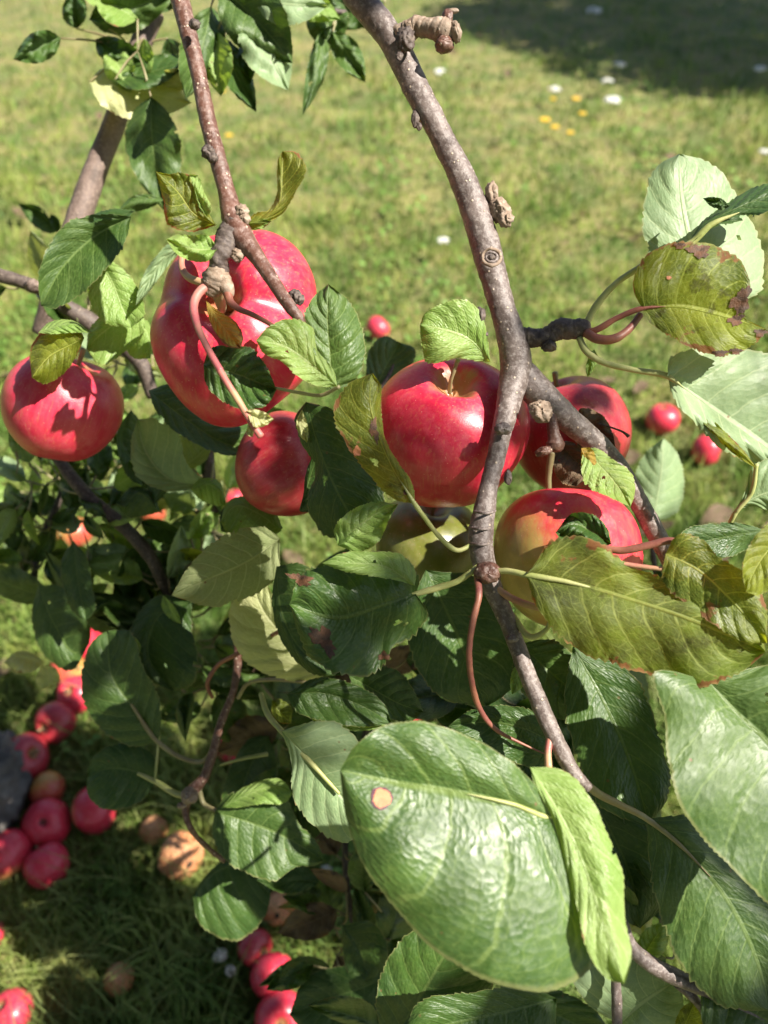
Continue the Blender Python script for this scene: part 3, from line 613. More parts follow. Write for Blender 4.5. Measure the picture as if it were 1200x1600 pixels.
apple(890, 680, 94, .485, (-.3, .85, .2), 'deep', 'red apple behind the right arm of the fork, partly covered by a dead leaf', hs=.95, n=110)
apple(882, 868, 114, .43, (-.05, .97, .0), 'bi', 'red apple with yellow green flank below the fork', hs=.98, n=120, lob=.03, spin=.5, stempts=[(858, 772, 10, .432), (857, 745, 11, .428), (862, 705, 14, .422)])
apple(668, 852, 84, .495, (.1, .8, .4), 'green', 'unripe yellow green apple in shade below the glossy central apple', n=100)

# ------------------------------------------------------------------ the forked bough
o = at(805, 580, .41)
bough = empty('apple_bough', o, 'thick grey brown forked apple bough with spurs crossing the lawn view', 'branch')
tube('wood', [(520, -70, 44, .40), (552, -15, 44, .40), (612, 62, 42, .40), (650, 138, 41, .40), (692, 218, 37, .40), (727, 290, 42, .40), (750, 355, 46, .40), (768, 420, 44, .40), (786, 485, 40, .40), (801, 535, 46, .40), (806, 575, 50, .402), (797, 620, 40, .398), (786, 665, 33, .394), (775, 715, 29, .392), (764, 760, 29, .39), (756, 800, 35, .388), (751, 845, 39, .386), (757, 885, 36, .386), (772, 925, 31, .386), (794, 972, 28, .384), (815, 1030, 27, .38), (840, 1092, 27, .376), (868, 1155, 27, .37), (900, 1212, 22, .365), (920, 1232, 15, .365)], BARK, bough, ring=0, rough=.0006, ns=40, step=.0011)
tube('wood', [(800, 565, 40, .405), (822, 592, 48, .405), (850, 622, 48, .408), (890, 658, 40, .412), (930, 692, 36, .416), (965, 730, 33, .42), (995, 780, 30, .423), (1020, 825, 30, .425), (1050, 880, 29, .43), (1080, 950, 28, .44)], BARK, bough, rough=.0006, ns=36, step=.0011, seed=3)
tube('spur', [(800, 528, 34, .402), (826, 527, 30, .40), (850, 527, 27, .398), (872, 516, 32, .397), (895, 515, 31, .396), (914, 513, 27, .395), (922, 516, 12, .395)], BARKD, bough, ring=1500, rough=.0012, ns=28, step=.0006)
blob('bud', 858, 541, .395, 11, BARKD, bough, (1, .8, 1), .4, 200)
tube('spur', [(618, 55, 26, .398), (636, 50, 32, .394), (650, 42, 30, .392), (664, 44, 27, .39), (680, 46, 32, .388), (694, 50, 38, .387), (706, 52, 30, .387)], BARKP, bough, ring=1800, rough=.0012, ns=28, step=.0005)
blob('bud', 694, 70, .385, 13, BARKR, bough, (1.15, .9, 1), .3, 200); blob('bud', 699, 27, .386, 9, BARKR, bough, (1, 1.3, .9), .35, 200); blob('bud', 708, 18, .386, 6, BARKP, bough, (1.5, .6, .9), .35, 200)
blob('cut_face', 712, 50, .384, 15, BARKP, bough, (.55, 1.1, .8), .25, 300, ang=12); blob('lichen', 634, 62, .388, 14, BARKD, bough, (1, 1.3, .7), .5, 300); blob('lichen', 624, 88, .388, 6, BARKD, bough, (1, 1, .5), .5, 300)
blob('bud', 649, 186, .398, 9, BARKD, bough, (.7, 1.5, .8), .4, 250); blob('bud', 655, 197, .398, 5, BARKD, bough, (.8, 1.3, .8), .4, 250)
blob('bud', 768, 302, .398, 13, BARKP, bough, (.8, 1.3, .9), .4, 250); blob('spur_knob', 781, 330, .398, 17, BARKP, bough, (.9, 1.25, 1), .4, 260, ang=30); blob('spur_knob', 790, 343, .395, 11, BARKP, bough, (1, 1, 1), .5, 300)
for k, (rr_, w) in enumerate([(15, 5), (9, 4)]):
    ang = np.linspace(0, 2*np.pi, 20); tube('knot_ring', [(768 + rr_*math.cos(a) * .95, 402 + rr_*math.sin(a) * .85, w, .3835 + .0015 * abs(math.cos(a)) * (rr_ / 15)) for a in ang], BARKP if k == 0 else BARK, bough, rough=.0006, ns=10, step=.0006, seed=k)
blob('knot', 768, 402, .384, 6, BARKD, bough, (1, .8, .6), .3, 300)
blob('bud', 751, 493, .395, 9, BARKD, bough, (.8, 1.4, .8), .4, 250); blob('bud', 758, 522, .397, 5, BARKD, bough, (1, 1, .8), .4, 250)
blob('knot', 846, 643, .388, 15, BARKP, bough, (1.1, 1.1, .8), .55, 260); blob('knot', 838, 634, .387, 9, BARKP, bough, (1.2, .6, .6), .5, 300)
tube('spur', [(858, 640, 16, .405), (866, 680, 20, .404), (868, 694, 27, .404), (866, 704, 20, .404)], BARKR, bough, ring=1600, rough=.001, ns=20, step=.0006); blob('bud', 850, 705, .402, 10, BARKR, bough, (1.4, .7, .8), .4, 260, ang=20)
blob('bud', 786, 670, .383, 12, BARK, bough, (1.1, .8, .8), .4, 260); blob('bud', 794, 746, .388, 8, BARKD, bough, (.8, 1.4, .8), .4, 260)
blob('bud', 762, 895, .376, 19, BARKR, bough, (1.1, .9, .8), .25, 200); blob('bud', 800, 998, .376, 9, BARK, bough, (1.2, .6, .7), .4, 260)
tube('spur', [(860, 1150, 12, .37), (856, 1175, 11, .366), (857, 1200, 12, .362)], ST_P, bough, ns=12)
# ring scars on the left arm
for (x, y, w) in [(757, 797, 33), (752, 822, 37), (751, 846, 38)]:
    tube('bud_scar', [(x - w/2, y + 2, 4, .3865), (x - w*.25, y + 4, 5, .3805), (x, y + 5, 5, .378), (x + w*.25, y + 4, 5, .3805), (x + w/2, y + 1, 4, .3865)], BARK, bough, rough=.0004, ns=8, step=.0008)

B = bough
# upper right spur leaves
leaf(B, 'pale', .405, .415, [(1108, 470), (1080, 385), (1064, 300), (1062, 240)], [(1040, 430), (1008, 380), (1008, 310), (1024, 262)], [(1185, 458), (1193, 402), (1160, 322), (1112, 256)], .004, .012, label='broad pale grey green leaf standing up at the right with a square shadow')
leaf(B, 'top', .385, .38, [(1075, 384), (1112, 345), (1150, 326), (1260, 285)], [(1092, 352), (1130, 322), (1185, 290)], [(1110, 358), (1155, 346), (1215, 322)], .012, -.006, smat=ST_G, stalk=[(915, 508, 13, .395), (930, 480, 13, .393), (958, 447, 11, .39), (1000, 418, 12, .389), (1040, 398, 12, .387), (1078, 381, 13, .384), (1110, 352, 11, .38), (1155, 332, 9, .376)], label='folded dark leaf seen edge on with a thick pale rib at the right border')
leaf(B, 'top', .382, .39, [(1140, 322), (1120, 316), (1098, 310)], [(1130, 328), (1110, 322)], [(1128, 311), (1108, 308)], hi=False)
YL = leaf(B, 'yel', .382, .37, [(1003, 482), (1060, 479), (1125, 492), (1197, 515)], [(990, 455), (996, 418), (1030, 386), (1080, 378), (1128, 388), (1160, 412), (1172, 445), (1160, 492)], [(1012, 500), (1050, 527), (1085, 546), (1130, 556), (1165, 546), (1188, 528)], .003, -.003, teeth=32, ser=.03, smat=ST_R, stalk=[(915, 518, 11, .394), (930, 516, 12, .392), (962, 498, 10, .388), (1003, 482, 9, .382), (1040, 479, 6, .378)], label='translucent yellow green leaf with scorched brown notches at the right')
for (x, y, rx_, ry_, an) in [(1158, 470, 22, 13, 65), (1150, 500, 12, 8, 20), (1092, 392, 17, 10, -10), (1062, 384, 8, 5, 0), (1125, 552, 12, 5, 5), (1150, 549, 9, 5, 0), (1188, 520, 9, 6, 0)]: patch('scorch', YL, x, y, rx_, ry_, SCORCH, an, .4, .0005, x)
patch('leaf_spot', YL, 1045, 434, 4, 3, SPOT, 0, .2, .0005, 1)
tube('stalk', [(915, 520, 16, .392), (935, 530, 17, .388), (958, 530, 16, .385), (980, 517, 14, .386), (1000, 492, 12, .39)], ST_R, B, ns=14)
leaf(B, 'pale', .385, .405, [(1043, 588), (1080, 614), (1130, 650), (1200, 700), (1275, 760)], [(1046, 562), (1080, 545), (1125, 548), (1175, 546), (1240, 575), (1285, 660)], [(1052, 622), (1085, 660), (1125, 700), (1165, 722), (1195, 735), (1235, 765)], .006, -.002, q=.0014, rip=.003, smat=ST_G, stalk=[(905, 528, 12, .394), (915, 548, 12, .392), (940, 565, 11, .39), (990, 578, 10, .388), (1043, 588, 10, .385), (1070, 608, 6, .381)], label='large pale glossy leaf drooping at the right with blistered surface')
leaf(B, 'yel', .39, .378, [(1072, 628), (1110, 668), (1150, 702), (1182, 732)], [(1090, 636), (1130, 672), (1165, 708)], [(1082, 650), (1118, 684), (1155, 716)], .004, .002)
leaf(B, 'bright', .40, .40, [(928, 545), (922, 570), (918, 590)], [(934, 558), (926, 580)], [(920, 558), (915, 578)], hi=False)
tube('stalk', [(1182, 725, 8, .38), (1174, 770, 8, .385), (1150, 800, 9, .39), (1138, 822, 8, .395)], ST_G, B, ns=10)
leaf(B, 'pale', .39, .38, [(1150, 795), (1185, 775), (1250, 760)], [(1165, 765), (1175, 730), (1215, 715)], [(1180, 792), (1215, 800)])
# leaves around the fork
leaf(B, 'bright', .402, .392, [(766, 566), (735, 532), (700, 517), (656, 508)], [(762, 530), (745, 480), (725, 468), (690, 475), (664, 490)], [(742, 564), (715, 559), (690, 566), (668, 567), (659, 540)], .0, .004, arch=.004, teeth=18, label='small pale leaf perched above the glossy central apple')
NL = leaf(B, 'yel', .36, .362, [(648, 787), (612, 728), (588, 668), (578, 620), (582, 583)], [(620, 782), (575, 740), (540, 692), (521, 640), (545, 600)], [(646, 760), (622, 722), (603, 688), (596, 640), (594, 600)], .006, .008, teeth=30, smat=ST_G, stalk=[(738, 850, 8, .385), (715, 860, 9, .38), (690, 842, 9, .375), (668, 815, 8, .366), (648, 787, 8, .36), (625, 750, 5, .359)], label='narrow backlit yellow green leaf with dark veins left of the central apple')
patch('leaf_spot', NL, 558, 705, 6, 8, SPOT, 0, .2, .0004, 3); patch('leaf_spot', NL, 634, 768, 4, 6, SCORCH, 0, .2, .0004, 3); patch('leaf_spot', NL, 585, 672, 6, 18, SCORCH, 10, .5, .0003, 5)
leaf(B, 'bright', .372, .368, [(527, 852), (560, 822), (592, 800), (622, 788)], [(522, 828), (548, 798), (588, 784)], [(560, 862), (590, 848), (608, 812)], .0, .01, rip=.004, label='small curled bright leaf under the yellow green one')
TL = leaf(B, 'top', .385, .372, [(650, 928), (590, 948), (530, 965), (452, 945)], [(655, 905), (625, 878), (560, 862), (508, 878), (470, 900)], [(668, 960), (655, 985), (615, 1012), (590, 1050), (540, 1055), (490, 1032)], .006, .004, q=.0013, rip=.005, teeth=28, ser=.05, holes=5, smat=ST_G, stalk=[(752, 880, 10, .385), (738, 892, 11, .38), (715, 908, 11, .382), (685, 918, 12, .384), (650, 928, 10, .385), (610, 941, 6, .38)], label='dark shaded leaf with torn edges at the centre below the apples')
for (x, y, a_, b_, n_) in [(505, 1000, 26, 13, 50), (470, 905, 18, 8, 20), (600, 1025, 9, 6, 0)]: patch('scorch', TL, x, y, a_, b_, SCORCH, -n_, .5, .0004, x)
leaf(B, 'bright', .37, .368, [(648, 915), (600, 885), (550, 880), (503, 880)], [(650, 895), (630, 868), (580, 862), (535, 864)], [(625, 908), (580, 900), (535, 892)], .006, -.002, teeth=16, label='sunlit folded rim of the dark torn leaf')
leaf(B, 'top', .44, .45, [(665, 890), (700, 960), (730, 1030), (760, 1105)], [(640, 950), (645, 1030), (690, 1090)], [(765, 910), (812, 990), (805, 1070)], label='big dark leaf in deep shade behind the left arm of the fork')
tube('stalk', [(745, 895, 12, .38), (748, 930, 12.5, .372), (738, 975, 11.5, .37), (733, 1020, 11, .372), (738, 1070, 11, .38), (752, 1112, 10, .39), (775, 1140, 8, .394), (812, 1160, 5, .395), (856, 1180, 1.5, .396)], ST_R, B, ns=14)
# big olive leaves lower right
leaf(B, 'olive', .365, .345, [(822, 898), (900, 912), (975, 932), (1060, 960), (1196, 1018)], [(842, 872), (860, 846), (895, 838), (935, 846), (968, 872), (1010, 895), (1070, 905), (1140, 930), (1185, 975)], [(835, 940), (862, 982), (915, 1022), (970, 1040), (1020, 1058), (1085, 1074), (1145, 1056), (1182, 1032)], .004, .004, q=.0012, rip=.004, teeth=36, ser=.035, smat=ST_G, stalk=[(762, 895, 12, .378), (790, 892, 11, .372), (822, 898, 11, .366), (880, 908, 9, .362), (940, 922, 6, .359)], label='broad olive leaf with dark net veins across the lower right cluster')
leaf(B, 'yel', .352, .342, [(1040, 865), (1090, 890), (1140, 935), (1198, 1005)], [(1058, 836), (1092, 840), (1125, 872), (1165, 895), (1195, 940)], [(1035, 905), (1080, 950), (1130, 985), (1168, 1005)], .0, .003, label='yellowing leaf overlapping the broad olive leaf')
tube('stalk', [(940, 856, 12, .365), (970, 860, 14, .362), (1010, 853, 14, .358), (1045, 845, 13, .355), (1070, 850, 10, .352)], ST_R, B, ns=14)
tube('stalk', [(955, 878, 9, .36), (1000, 885, 9, .356), (1040, 890, 8, .352)], ST_P, B, ns=12)
tube('stalk', [(800, 960, 10, .385), (830, 995, 11, .375), (852, 985, 9, .372), (862, 965, 8, .37)], ST_G, B, ns=12)
tube('stalk', [(770, 915, 12, .384), (800, 935, 13, .38), (845, 950, 12, .375), (880, 950, 10, .37)], ST_P, B, ns=12)
leaf(B, 'top', .385, .375, [(1195, 828), (1140, 838), (1095, 848), (1050, 862)], [(1160, 818), (1110, 818), (1070, 828)], [(1178, 850), (1140, 870), (1095, 872)], .0, .004, label='dark leaf lying behind the yellowing leaf at the right')
leaf(B, 'yel', .345, .335, [(1250, 830), (1205, 855), (1180, 890), (1165, 925)], [(1215, 812), (1175, 845), (1160, 885)], [(1245, 880), (1210, 915), (1185, 930)])
leaf(B, 'top', .374, .372, [(955, 850), (925, 830), (895, 818), (868, 832)], [(950, 828), (930, 806), (895, 802)], [(935, 858), (905, 856), (880, 848)], q=.002, rip=.005, camber=.35, label='crumpled dark leaflet resting on the yellow green flanked apple')
leaf(B, 'bright', .385, .38, [(912, 702), (940, 730), (962, 755), (985, 792)], [(930, 700), (958, 718), (988, 742), (992, 770)], [(908, 730), (915, 758), (948, 775)], .004, -.004, label='small bright leaf with a yellow tip over the right arm of the fork')
leaf(B, 'ochre', .382, .383, [(908, 700), (918, 720), (925, 748)], [(922, 700), (932, 722)], [(908, 718), (914, 740)], hi=False)
leaf(B, 'brown', .437, .43, [(900, 655), (925, 668), (945, 690), (962, 722)], [(905, 640), (940, 648), (958, 680)], [(895, 680), (915, 710), (940, 728)], rip=.003, label='grey brown dead leaf stuck on the apple behind the fork')
leaf(B, 'brown', .435, .425, [(872, 690), (895, 715), (915, 740), (900, 760)], [(892, 690), (915, 710), (928, 735)], [(865, 715), (870, 745), (885, 758)], rip=.003)
tube('twig', [(935, 662, 3, .428), (955, 668, 3, .425), (975, 676, 4, .424), (982, 682, 6, .424)], BARKD, B, ns=8)
# lower right big leaves
leaf(B, 'gloss', .352, .33, [(1104, 1062), (1150, 1112), (1205, 1165), (1262, 1240), (1330, 1420)], [(1022, 1050), (1037, 1120), (1046, 1200), (1070, 1272), (1112, 1325), (1162, 1375), (1245, 1440)], [(1165, 1045), (1235, 1040), (1300, 1100), (1345, 1220)], -.004, .010, q=.0014, rip=.002, teeth=56, ser=.015, label='large sunlit green leaf hanging at the right border')
leaf(B, 'gloss', .395, .385, [(1010, 1279), (1070, 1328), (1130, 1395), (1175, 1480), (1205, 1580)], [(1012, 1315), (1018, 1375), (1035, 1440), (1072, 1520), (1125, 1570)], [(1070, 1275), (1150, 1335), (1235, 1420), (1250, 1520)], .004, .008, q=.0012, smat=ST_B, stalk=[(905, 1216, 16, .366), (935, 1240, 15, .375), (970, 1258, 13, .385), (1010, 1279, 11, .394), (1060, 1318, 8, .392), (1110, 1370, 5, .389)], label='half shaded green leaf beneath the large sunlit one at the right')
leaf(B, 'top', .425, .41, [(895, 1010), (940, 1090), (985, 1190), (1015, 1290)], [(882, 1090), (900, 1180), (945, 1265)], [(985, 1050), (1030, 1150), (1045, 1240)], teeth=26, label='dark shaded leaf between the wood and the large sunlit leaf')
leaf(B, 'top', .44, .44, [(905, 1215), (950, 1290), (985, 1370), (1000, 1450)], [(895, 1280), (920, 1370), (960, 1430)], [(985, 1260), (1035, 1340), (1040, 1410)])
leaf(B, 'gloss', .435, .43, [(812, 1005), (860, 1050), (905, 1090), (945, 1135)], [(865, 1000), (905, 1035), (940, 1085)], [(800, 1050), (835, 1100), (895, 1130)], q=.0015, label='blistered sunlit leaf right of the wood above the giant leaf')
leaf(B, 'bright', .42, .415, [(815, 1030), (808, 1060), (800, 1085)], [(822, 1050), (815, 1075)], [(802, 1045), (797, 1070)], hi=False)
leaf(B, 'top', .40, .40, [(872, 1165), (810, 1135), (760, 1128), (700, 1135)], [(850, 1120), (790, 1102), (730, 1112)], [(850, 1200), (790, 1185), (735, 1160)], label='thin dark leaf behind the top of the giant leaf')
g = leaf(B, 'giant', .315, .305, [(866, 1278), (780, 1250), (700, 1234), (620, 1222), (531, 1203)], [(838, 1228), (785, 1180), (720, 1145), (650, 1127), (592, 1137), (555, 1165)], [(892, 1335), (918, 1430), (928, 1505), (855, 1548), (762, 1532), (682, 1487), (612, 1412), (562, 1342), (538, 1262)], .006, -.004, arch=.004, q=.0016, rip=.002, teeth=60, ser=.014, camber=.13, label='giant glossy green leaf in front with one round tan spot', smat=ST_G, stalk=[(868, 1205, 10, .355), (875, 1240, 10, .335), (866, 1278, 10, .316), (800, 1256, 8, .309), (730, 1240, 6, .305)])
patch('leaf_spot', g, 596, 1247, 17, 18, SPOTR, 0, .10, .0004, 1); patch('leaf_spot', g, 597, 1247, 14, 15, SPOT, 0, .12, .0007, 2)
leaf(B, 'bright', .318, .285, [(828, 1198), (868, 1262), (905, 1335), (935, 1420), (975, 1537)], [(835, 1225), (862, 1275), (878, 1330), (900, 1410), (925, 1500), (950, 1530)], [(880, 1203), (925, 1250), (952, 1310), (972, 1360), (976, 1430), (986, 1500)], .002, .008, q=.001, teeth=30, ser=.012, label='long bright green leaf overlapping the right side of the giant leaf')
# bottom right
tube('twig', [(972, 1440, 18, .40), (985, 1478, 22, .40), (1015, 1505, 25, .40), (1060, 1528, 25, .40), (1110, 1550, 20, .398), (1160, 1575, 10, .395), (1230, 1610, 7, .39)], BARK, B, rough=.0005, ns=20)
tube('twig', [(1058, 1535, 16, .402), (1085, 1560, 14, .402), (1105, 1590, 11, .402), (1115, 1640, 10, .402)], BARK, B, rough=.0005, ns=16)
tube('twig', [(960, 1500, 14, .41), (963, 1550, 16, .41), (965, 1640, 16, .41)], BARK, B, rough=.0005, ns=16)
leaf(B, 'gloss', .398, .385, [(1095, 1545), (1150, 1572), (1210, 1602), (1300, 1650)], [(1110, 1515), (1160, 1492), (1230, 1488), (1290, 1560)], [(1095, 1580), (1110, 1640), (1200, 1680)], .0, .002, label='green leaf filling the bottom right corner')
leaf(B, 'pale', .425, .42, [(968, 1600), (1000, 1570), (1060, 1530)], [(920, 1570), (895, 1525), (940, 1500), (1000, 1492)], [(1010, 1640), (1055, 1610), (1068, 1570)], label='pale leaf lit by the sun below the long bright leaf')
leaf(B, 'yel', .41, .405, [(1060, 1620), (1075, 1590), (1088, 1560)], [(1055, 1600), (1065, 1575)], [(1095, 1610), (1098, 1580)], hi=False)
leaf(B, 'cream', .45, .45, [(985, 1393), (990, 1425), (1012, 1465)], [(972, 1412), (975, 1445)], [(1008, 1408), (1018, 1445)], hi=False, label='small cream coloured withered leaf beside the long bright leaf')
leaf(B, 'bright', .44, .44, [(1000, 1500), (1020, 1470), (1040, 1440)], [(995, 1480), (1010, 1450)], [(1030, 1495), (1045, 1465)], hi=False)
leaf(B, 'top', .43, .42, [(870, 1560), (790, 1580), (700, 1600), (630, 1620)], [(830, 1542), (740, 1550), (650, 1570)], [(860, 1640), (760, 1680), (680, 1670)], label='dark leaf along the bottom border under the giant leaf')
leaf(B, 'top', .46, .45, [(610, 1630), (655, 1560), (690, 1500), (720, 1440)], [(590, 1590), (600, 1510), (650, 1450)], [(720, 1610), (770, 1540), (760, 1470)], label='dark leaf showing at the lower left of the giant leaf')
leaf(B, 'top', .47, .46, [(760, 1560), (830, 1570), (900, 1600), (960, 1640)], [(800, 1540), (880, 1550), (940, 1590)], [(760, 1600), (820, 1640), (900, 1670)])

# ------------------------------------------------------------------ red brown twig
twig = empty('apple_branch', at(375, 370, .375), 'slim red brown apple branch dangling from the top above the biggest apple', 'branch')
T_ = twig
tube('wood', [(262, -60, 31, .38), (280, -5, 30, .378), (294, 50, 27, .376), (310, 115, 25, .375), (324, 185, 26, .374), (342, 255, 27, .372), (357, 310, 29, .371), (366, 345, 38, .37), (380, 372, 36, .368), (402, 402, 26, .365), (430, 445, 22, .362), (452, 478, 20, .36), (468, 498, 17, .36), (476, 512, 7, .36)], BARKR, T_, rough=.0004, ns=36, step=.0011, seed=5)
tube('spur', [(368, 352, 40, .37), (352, 385, 36, .368), (344, 405, 30, .368), (342, 425, 33, .37)], BARKD, T_, ring=1300, rough=.0018, ns=28, step=.0006, seed=2)
tube('spur', [(343, 415, 30, .37), (340, 430, 36, .37), (334, 446, 36, .372), (325, 458, 24, .373)], BARKP, T_, ring=1000, rough=.0013, ns=28, step=.0006, seed=4)
tube('spur', [(345, 430, 26, .37), (354, 448, 22, .37), (358, 464, 15, .37)], BARKP, T_, ring=1000, rough=.0009, ns=20, step=.0006)
tube('spur', [(340, 440, 20, .373), (342, 460, 20, .382), (346, 478, 15, .395), (348, 486, 10, .41)], ST_B, T_, rough=.0005, ns=16)
for (x, y, rr_, m_) in [(325, 237, 10, BARKD), (332, 246, 8, BARKD), (304, 38, 8, BARKD), (378, 330, 10, BARKP), (382, 342, 9, BARKP), (372, 398, 10, BARKP), (461, 463, 10, BARKD), (468, 468, 8, BARKD)]:
    blob('bud', x, y, .366 if y > 300 else .365, rr_, m_, T_, (1, 1, .8), .5, 300)
ST_K = stalk_material('stalk_rosy', (.34, .06, .085), (.42, .14, .12))
tube('stalk', [(332, 443, 15, .372), (313, 455, 16, .368), (303, 475, 15, .364), (306, 500, 13.5, .36), (325, 545, 12, .352), (345, 580, 12, .3477)], ST_K, T_, ns=16)
tube('stalk', [(325, 545, 11, .352), (350, 590, 12, .347), (375, 630, 12, .345), (398, 668, 12, .343), (408, 682, 13, .343)], ST_P, T_, ns=16)
leaf(T_, 'cream', .343, .342, [(385, 642), (408, 655), (428, 655)], [(400, 640), (415, 645)], [(400, 668), (415, 665)], hi=False, label='torn scrap of pale leaf at the end of the broken stalk'); leaf(T_, 'cream', .345, .346, [(385, 640), (390, 662), (395, 683)], [(392, 655), (397, 672)], [(387, 662), (387, 680)], hi=False)
tube('stalk', [(330, 444, 15, .37), (310, 440, 14, .372), (291, 430, 13, .378), (284, 415, 11, .382), (285, 395, 11, .385)], ST_P, T_, ns=14)
tube('stalk', [(355, 452, 17, .37), (360, 472, 14, .368), (372, 482, 11, .366), (395, 492, 10, .364), (420, 505, 9, .362), (445, 522, 8, .36)], ST_R, T_, ns=14)
leaf(T_, 'ochre', .368, .362, [(322, 470), (335, 490), (352, 515), (376, 545)], [(340, 485), (370, 505), (380, 528)], [(326, 495), (340, 525), (358, 542)], .002, -.002, label='small ochre leaf hanging over the pit of the biggest apple')
leaf(T_, 'top', .372, .368, [(318, 570), (350, 578), (390, 592), (432, 610)], [(328, 545), (360, 540), (395, 545), (418, 575)], [(322, 600), (345, 625), (385, 640), (418, 632)], q=.002, rip=.003, label='dark crinkled leaf lying across the belly of the biggest apple')
leaf(T_, 'bright', .36, .352, [(527, 604), (480, 565), (440, 540), (400, 532)], [(522, 580), (495, 545), (488, 512), (455, 498), (418, 512)], [(500, 604), (465, 588), (440, 565), (412, 552)], .004, .0, q=.0015, teeth=26, ser=.028, label='light green leaf with wavy rim right of the biggest apple')
leaf(T_, 'gloss', .372, .372, [(520, 612), (516, 560), (512, 505), (513, 444)], [(498, 590), (478, 530), (476, 490), (492, 462)], [(555, 595), (570, 560), (565, 510), (545, 470)], .002, .008, q=.0015, rip=.002, teeth=24, label='upright green leaf with dark shaded half left of the small lawn apple')
leaf(T_, 'top', .385, .39, [(478, 628), (495, 690), (525, 765), (565, 835)], [(462, 650), (470, 690), (492, 730), (480, 790), (515, 840)], [(520, 640), (565, 705), (600, 770), (592, 825)], .012, .002, arch=.004, label='dark folded leaf hanging between the shaded apple and the central apple')
leaf(T_, 'cream', .380, .386, [(472, 640), (470, 665), (480, 692)], [(464, 655), (468, 680)], [(478, 655), (482, 680)], hi=False)
leaf(T_, 'top', .42, .41, [(490, 790), (470, 800), (480, 760), (500, 700)], [(478, 795), (475, 770), (485, 720)], [(520, 800), (540, 770), (530, 720)])
tube('stalk', [(530, 604, 7, .362), (500, 618, 6, .37), (470, 614, 6, .372), (430, 606, 5, .37)], ST_B, T_, ns=10)
leaf(T_, 'yel', .372, .362, [(338, 352), (305, 335), (278, 300), (243, 268)], [(318, 320), (305, 280), (285, 270), (262, 272)], [(300, 362), (262, 350), (255, 312)], .006, .004, rip=.003, teeth=18, label='dark veined curled leaf left of the red brown branch')
leaf(T_, 'bright', .37, .365, [(322, 340), (312, 312), (302, 290), (296, 272)], [(312, 325), (305, 300)], [(330, 330), (318, 298), (310, 275)], hi=False)
leaf(T_, 'bright', .365, .36, [(340, 388), (310, 390), (285, 385), (260, 374)], [(325, 368), (298, 368), (278, 366)], [(325, 408), (300, 408), (275, 396)], rip=.003, teeth=16)
leaf(T_, 'yel', .368, .36, [(382, 350), (412, 342), (436, 318), (440, 275), (442, 236)], [(398, 334), (420, 328), (432, 305), (433, 268), (436, 245)], [(412, 350), (440, 335), (462, 300), (478, 262), (462, 238)], .004, .0, teeth=18, label='lime leaf with brown edge standing up right of the red brown branch')
leaf(T_, 'bright', .372, .366, [(375, 352), (395, 352), (425, 345)], [(390, 344), (408, 342)], [(395, 360), (412, 356)], hi=False)

# ------------------------------------------------------------------ blurred limbs and shoots behind
def shoot(label, segs, mat, leaves, group=None, rough=.0006):
    root = empty('apple_branch', at(segs[0][0][0], segs[0][0][1], segs[0][0][3]), label, 'branch', group)
    for s in segs: tube('wood', s, mat, root, rough=rough, ns=16, step=.003)
    return root
pole = shoot('thick blurred pinkish limb rising behind at the upper left', [[(240, 20, 34, .62), (212, 90, 32, .62), (180, 190, 34, .62), (150, 265, 36, .62), (122, 345, 38, .62), (95, 430, 38, .62), (70, 520, 38, .64)]], BARKF, None)
for a in [('top', 95, 60, 200, 62, .6, .6), ('top', 150, 62, -35, 66, .6, .5), ('gloss', 140, 30, 10, 115, .6, .5), ('bright', 215, 30, 150, 60, .6, .7), ('bright', 225, 60, -100, 62, .6, .5), ('top', 180, 125, 10, 95, .59, .4), ('cream', 140, 128, -10, 125, .6, .55),
          ('gloss', 236, 152, -92, 140, .58, .47), ('top', 262, 60, -70, 62, .62, .5), ('top', 120, 45, 100, 50, .64, .6), ('bright', 170, 75, -60, 60, .6, .6), ('cream', 235, 130, 0, 60, .61, .5), ('top', 240, 20, 60, 70, .62, .6), ('bright', 215, 0, 170, 80, .64, .5)]:
    rleaf(pole, *a[:4], a[4] * 1.3, a[5], a[6], random.uniform(-.2, .2), random.uniform(-.02, .02), random.uniform(-.02, .02), smat=ST_B, stalk=[(a[1], a[2], 3), ((a[1]+215)/2, (a[2]+70)/2, 4), (215, 80, 5)])
topshoot = shoot('leafy shoot hanging in at the top between the two boughs', [[(300, -60, 14, .56), (380, 0, 12, .56), (460, 10, 10, .58), (540, 20, 8, .6)]], BARKD, None)
for a in [('gloss', 345, -20, -40, 130, .55, .6), ('pale', 385, 20, -60, 110, .56, .55), ('gloss', 330, 10, -100, 120, .56, .45), ('top', 350, 60, -75, 100, .57, .35), ('bright', 340, 50, -95, 80, .56, .5), ('top', 510, -5, -85, 70, .6, .75), ('gloss', 505, 45, -95, 110, .6, .22), ('gloss', 520, 50, -55, 75, .6, .45),
          ('top', 600, 5, 200, 90, .62, .5), ('bright', 440, -10, -20, 80, .6, .5), ('top', 520, 40, -110, 40, .6, .5), ('pale', 400, 0, -10, 90, .55, .6), ('top', 390, 55, -100, 60, .57, .4)]:
    rleaf(topshoot, *a[:4], a[4] * 1.25, a[5], a[6], random.uniform(-.2, .2), random.uniform(-.02, .02), random.uniform(-.02, .02), smat=ST_B, stalk=[(a[1], a[2], 3), (a[1] + 5, a[2] - 20, 4), (a[1], min(a[2] - 30, 8), 5)])
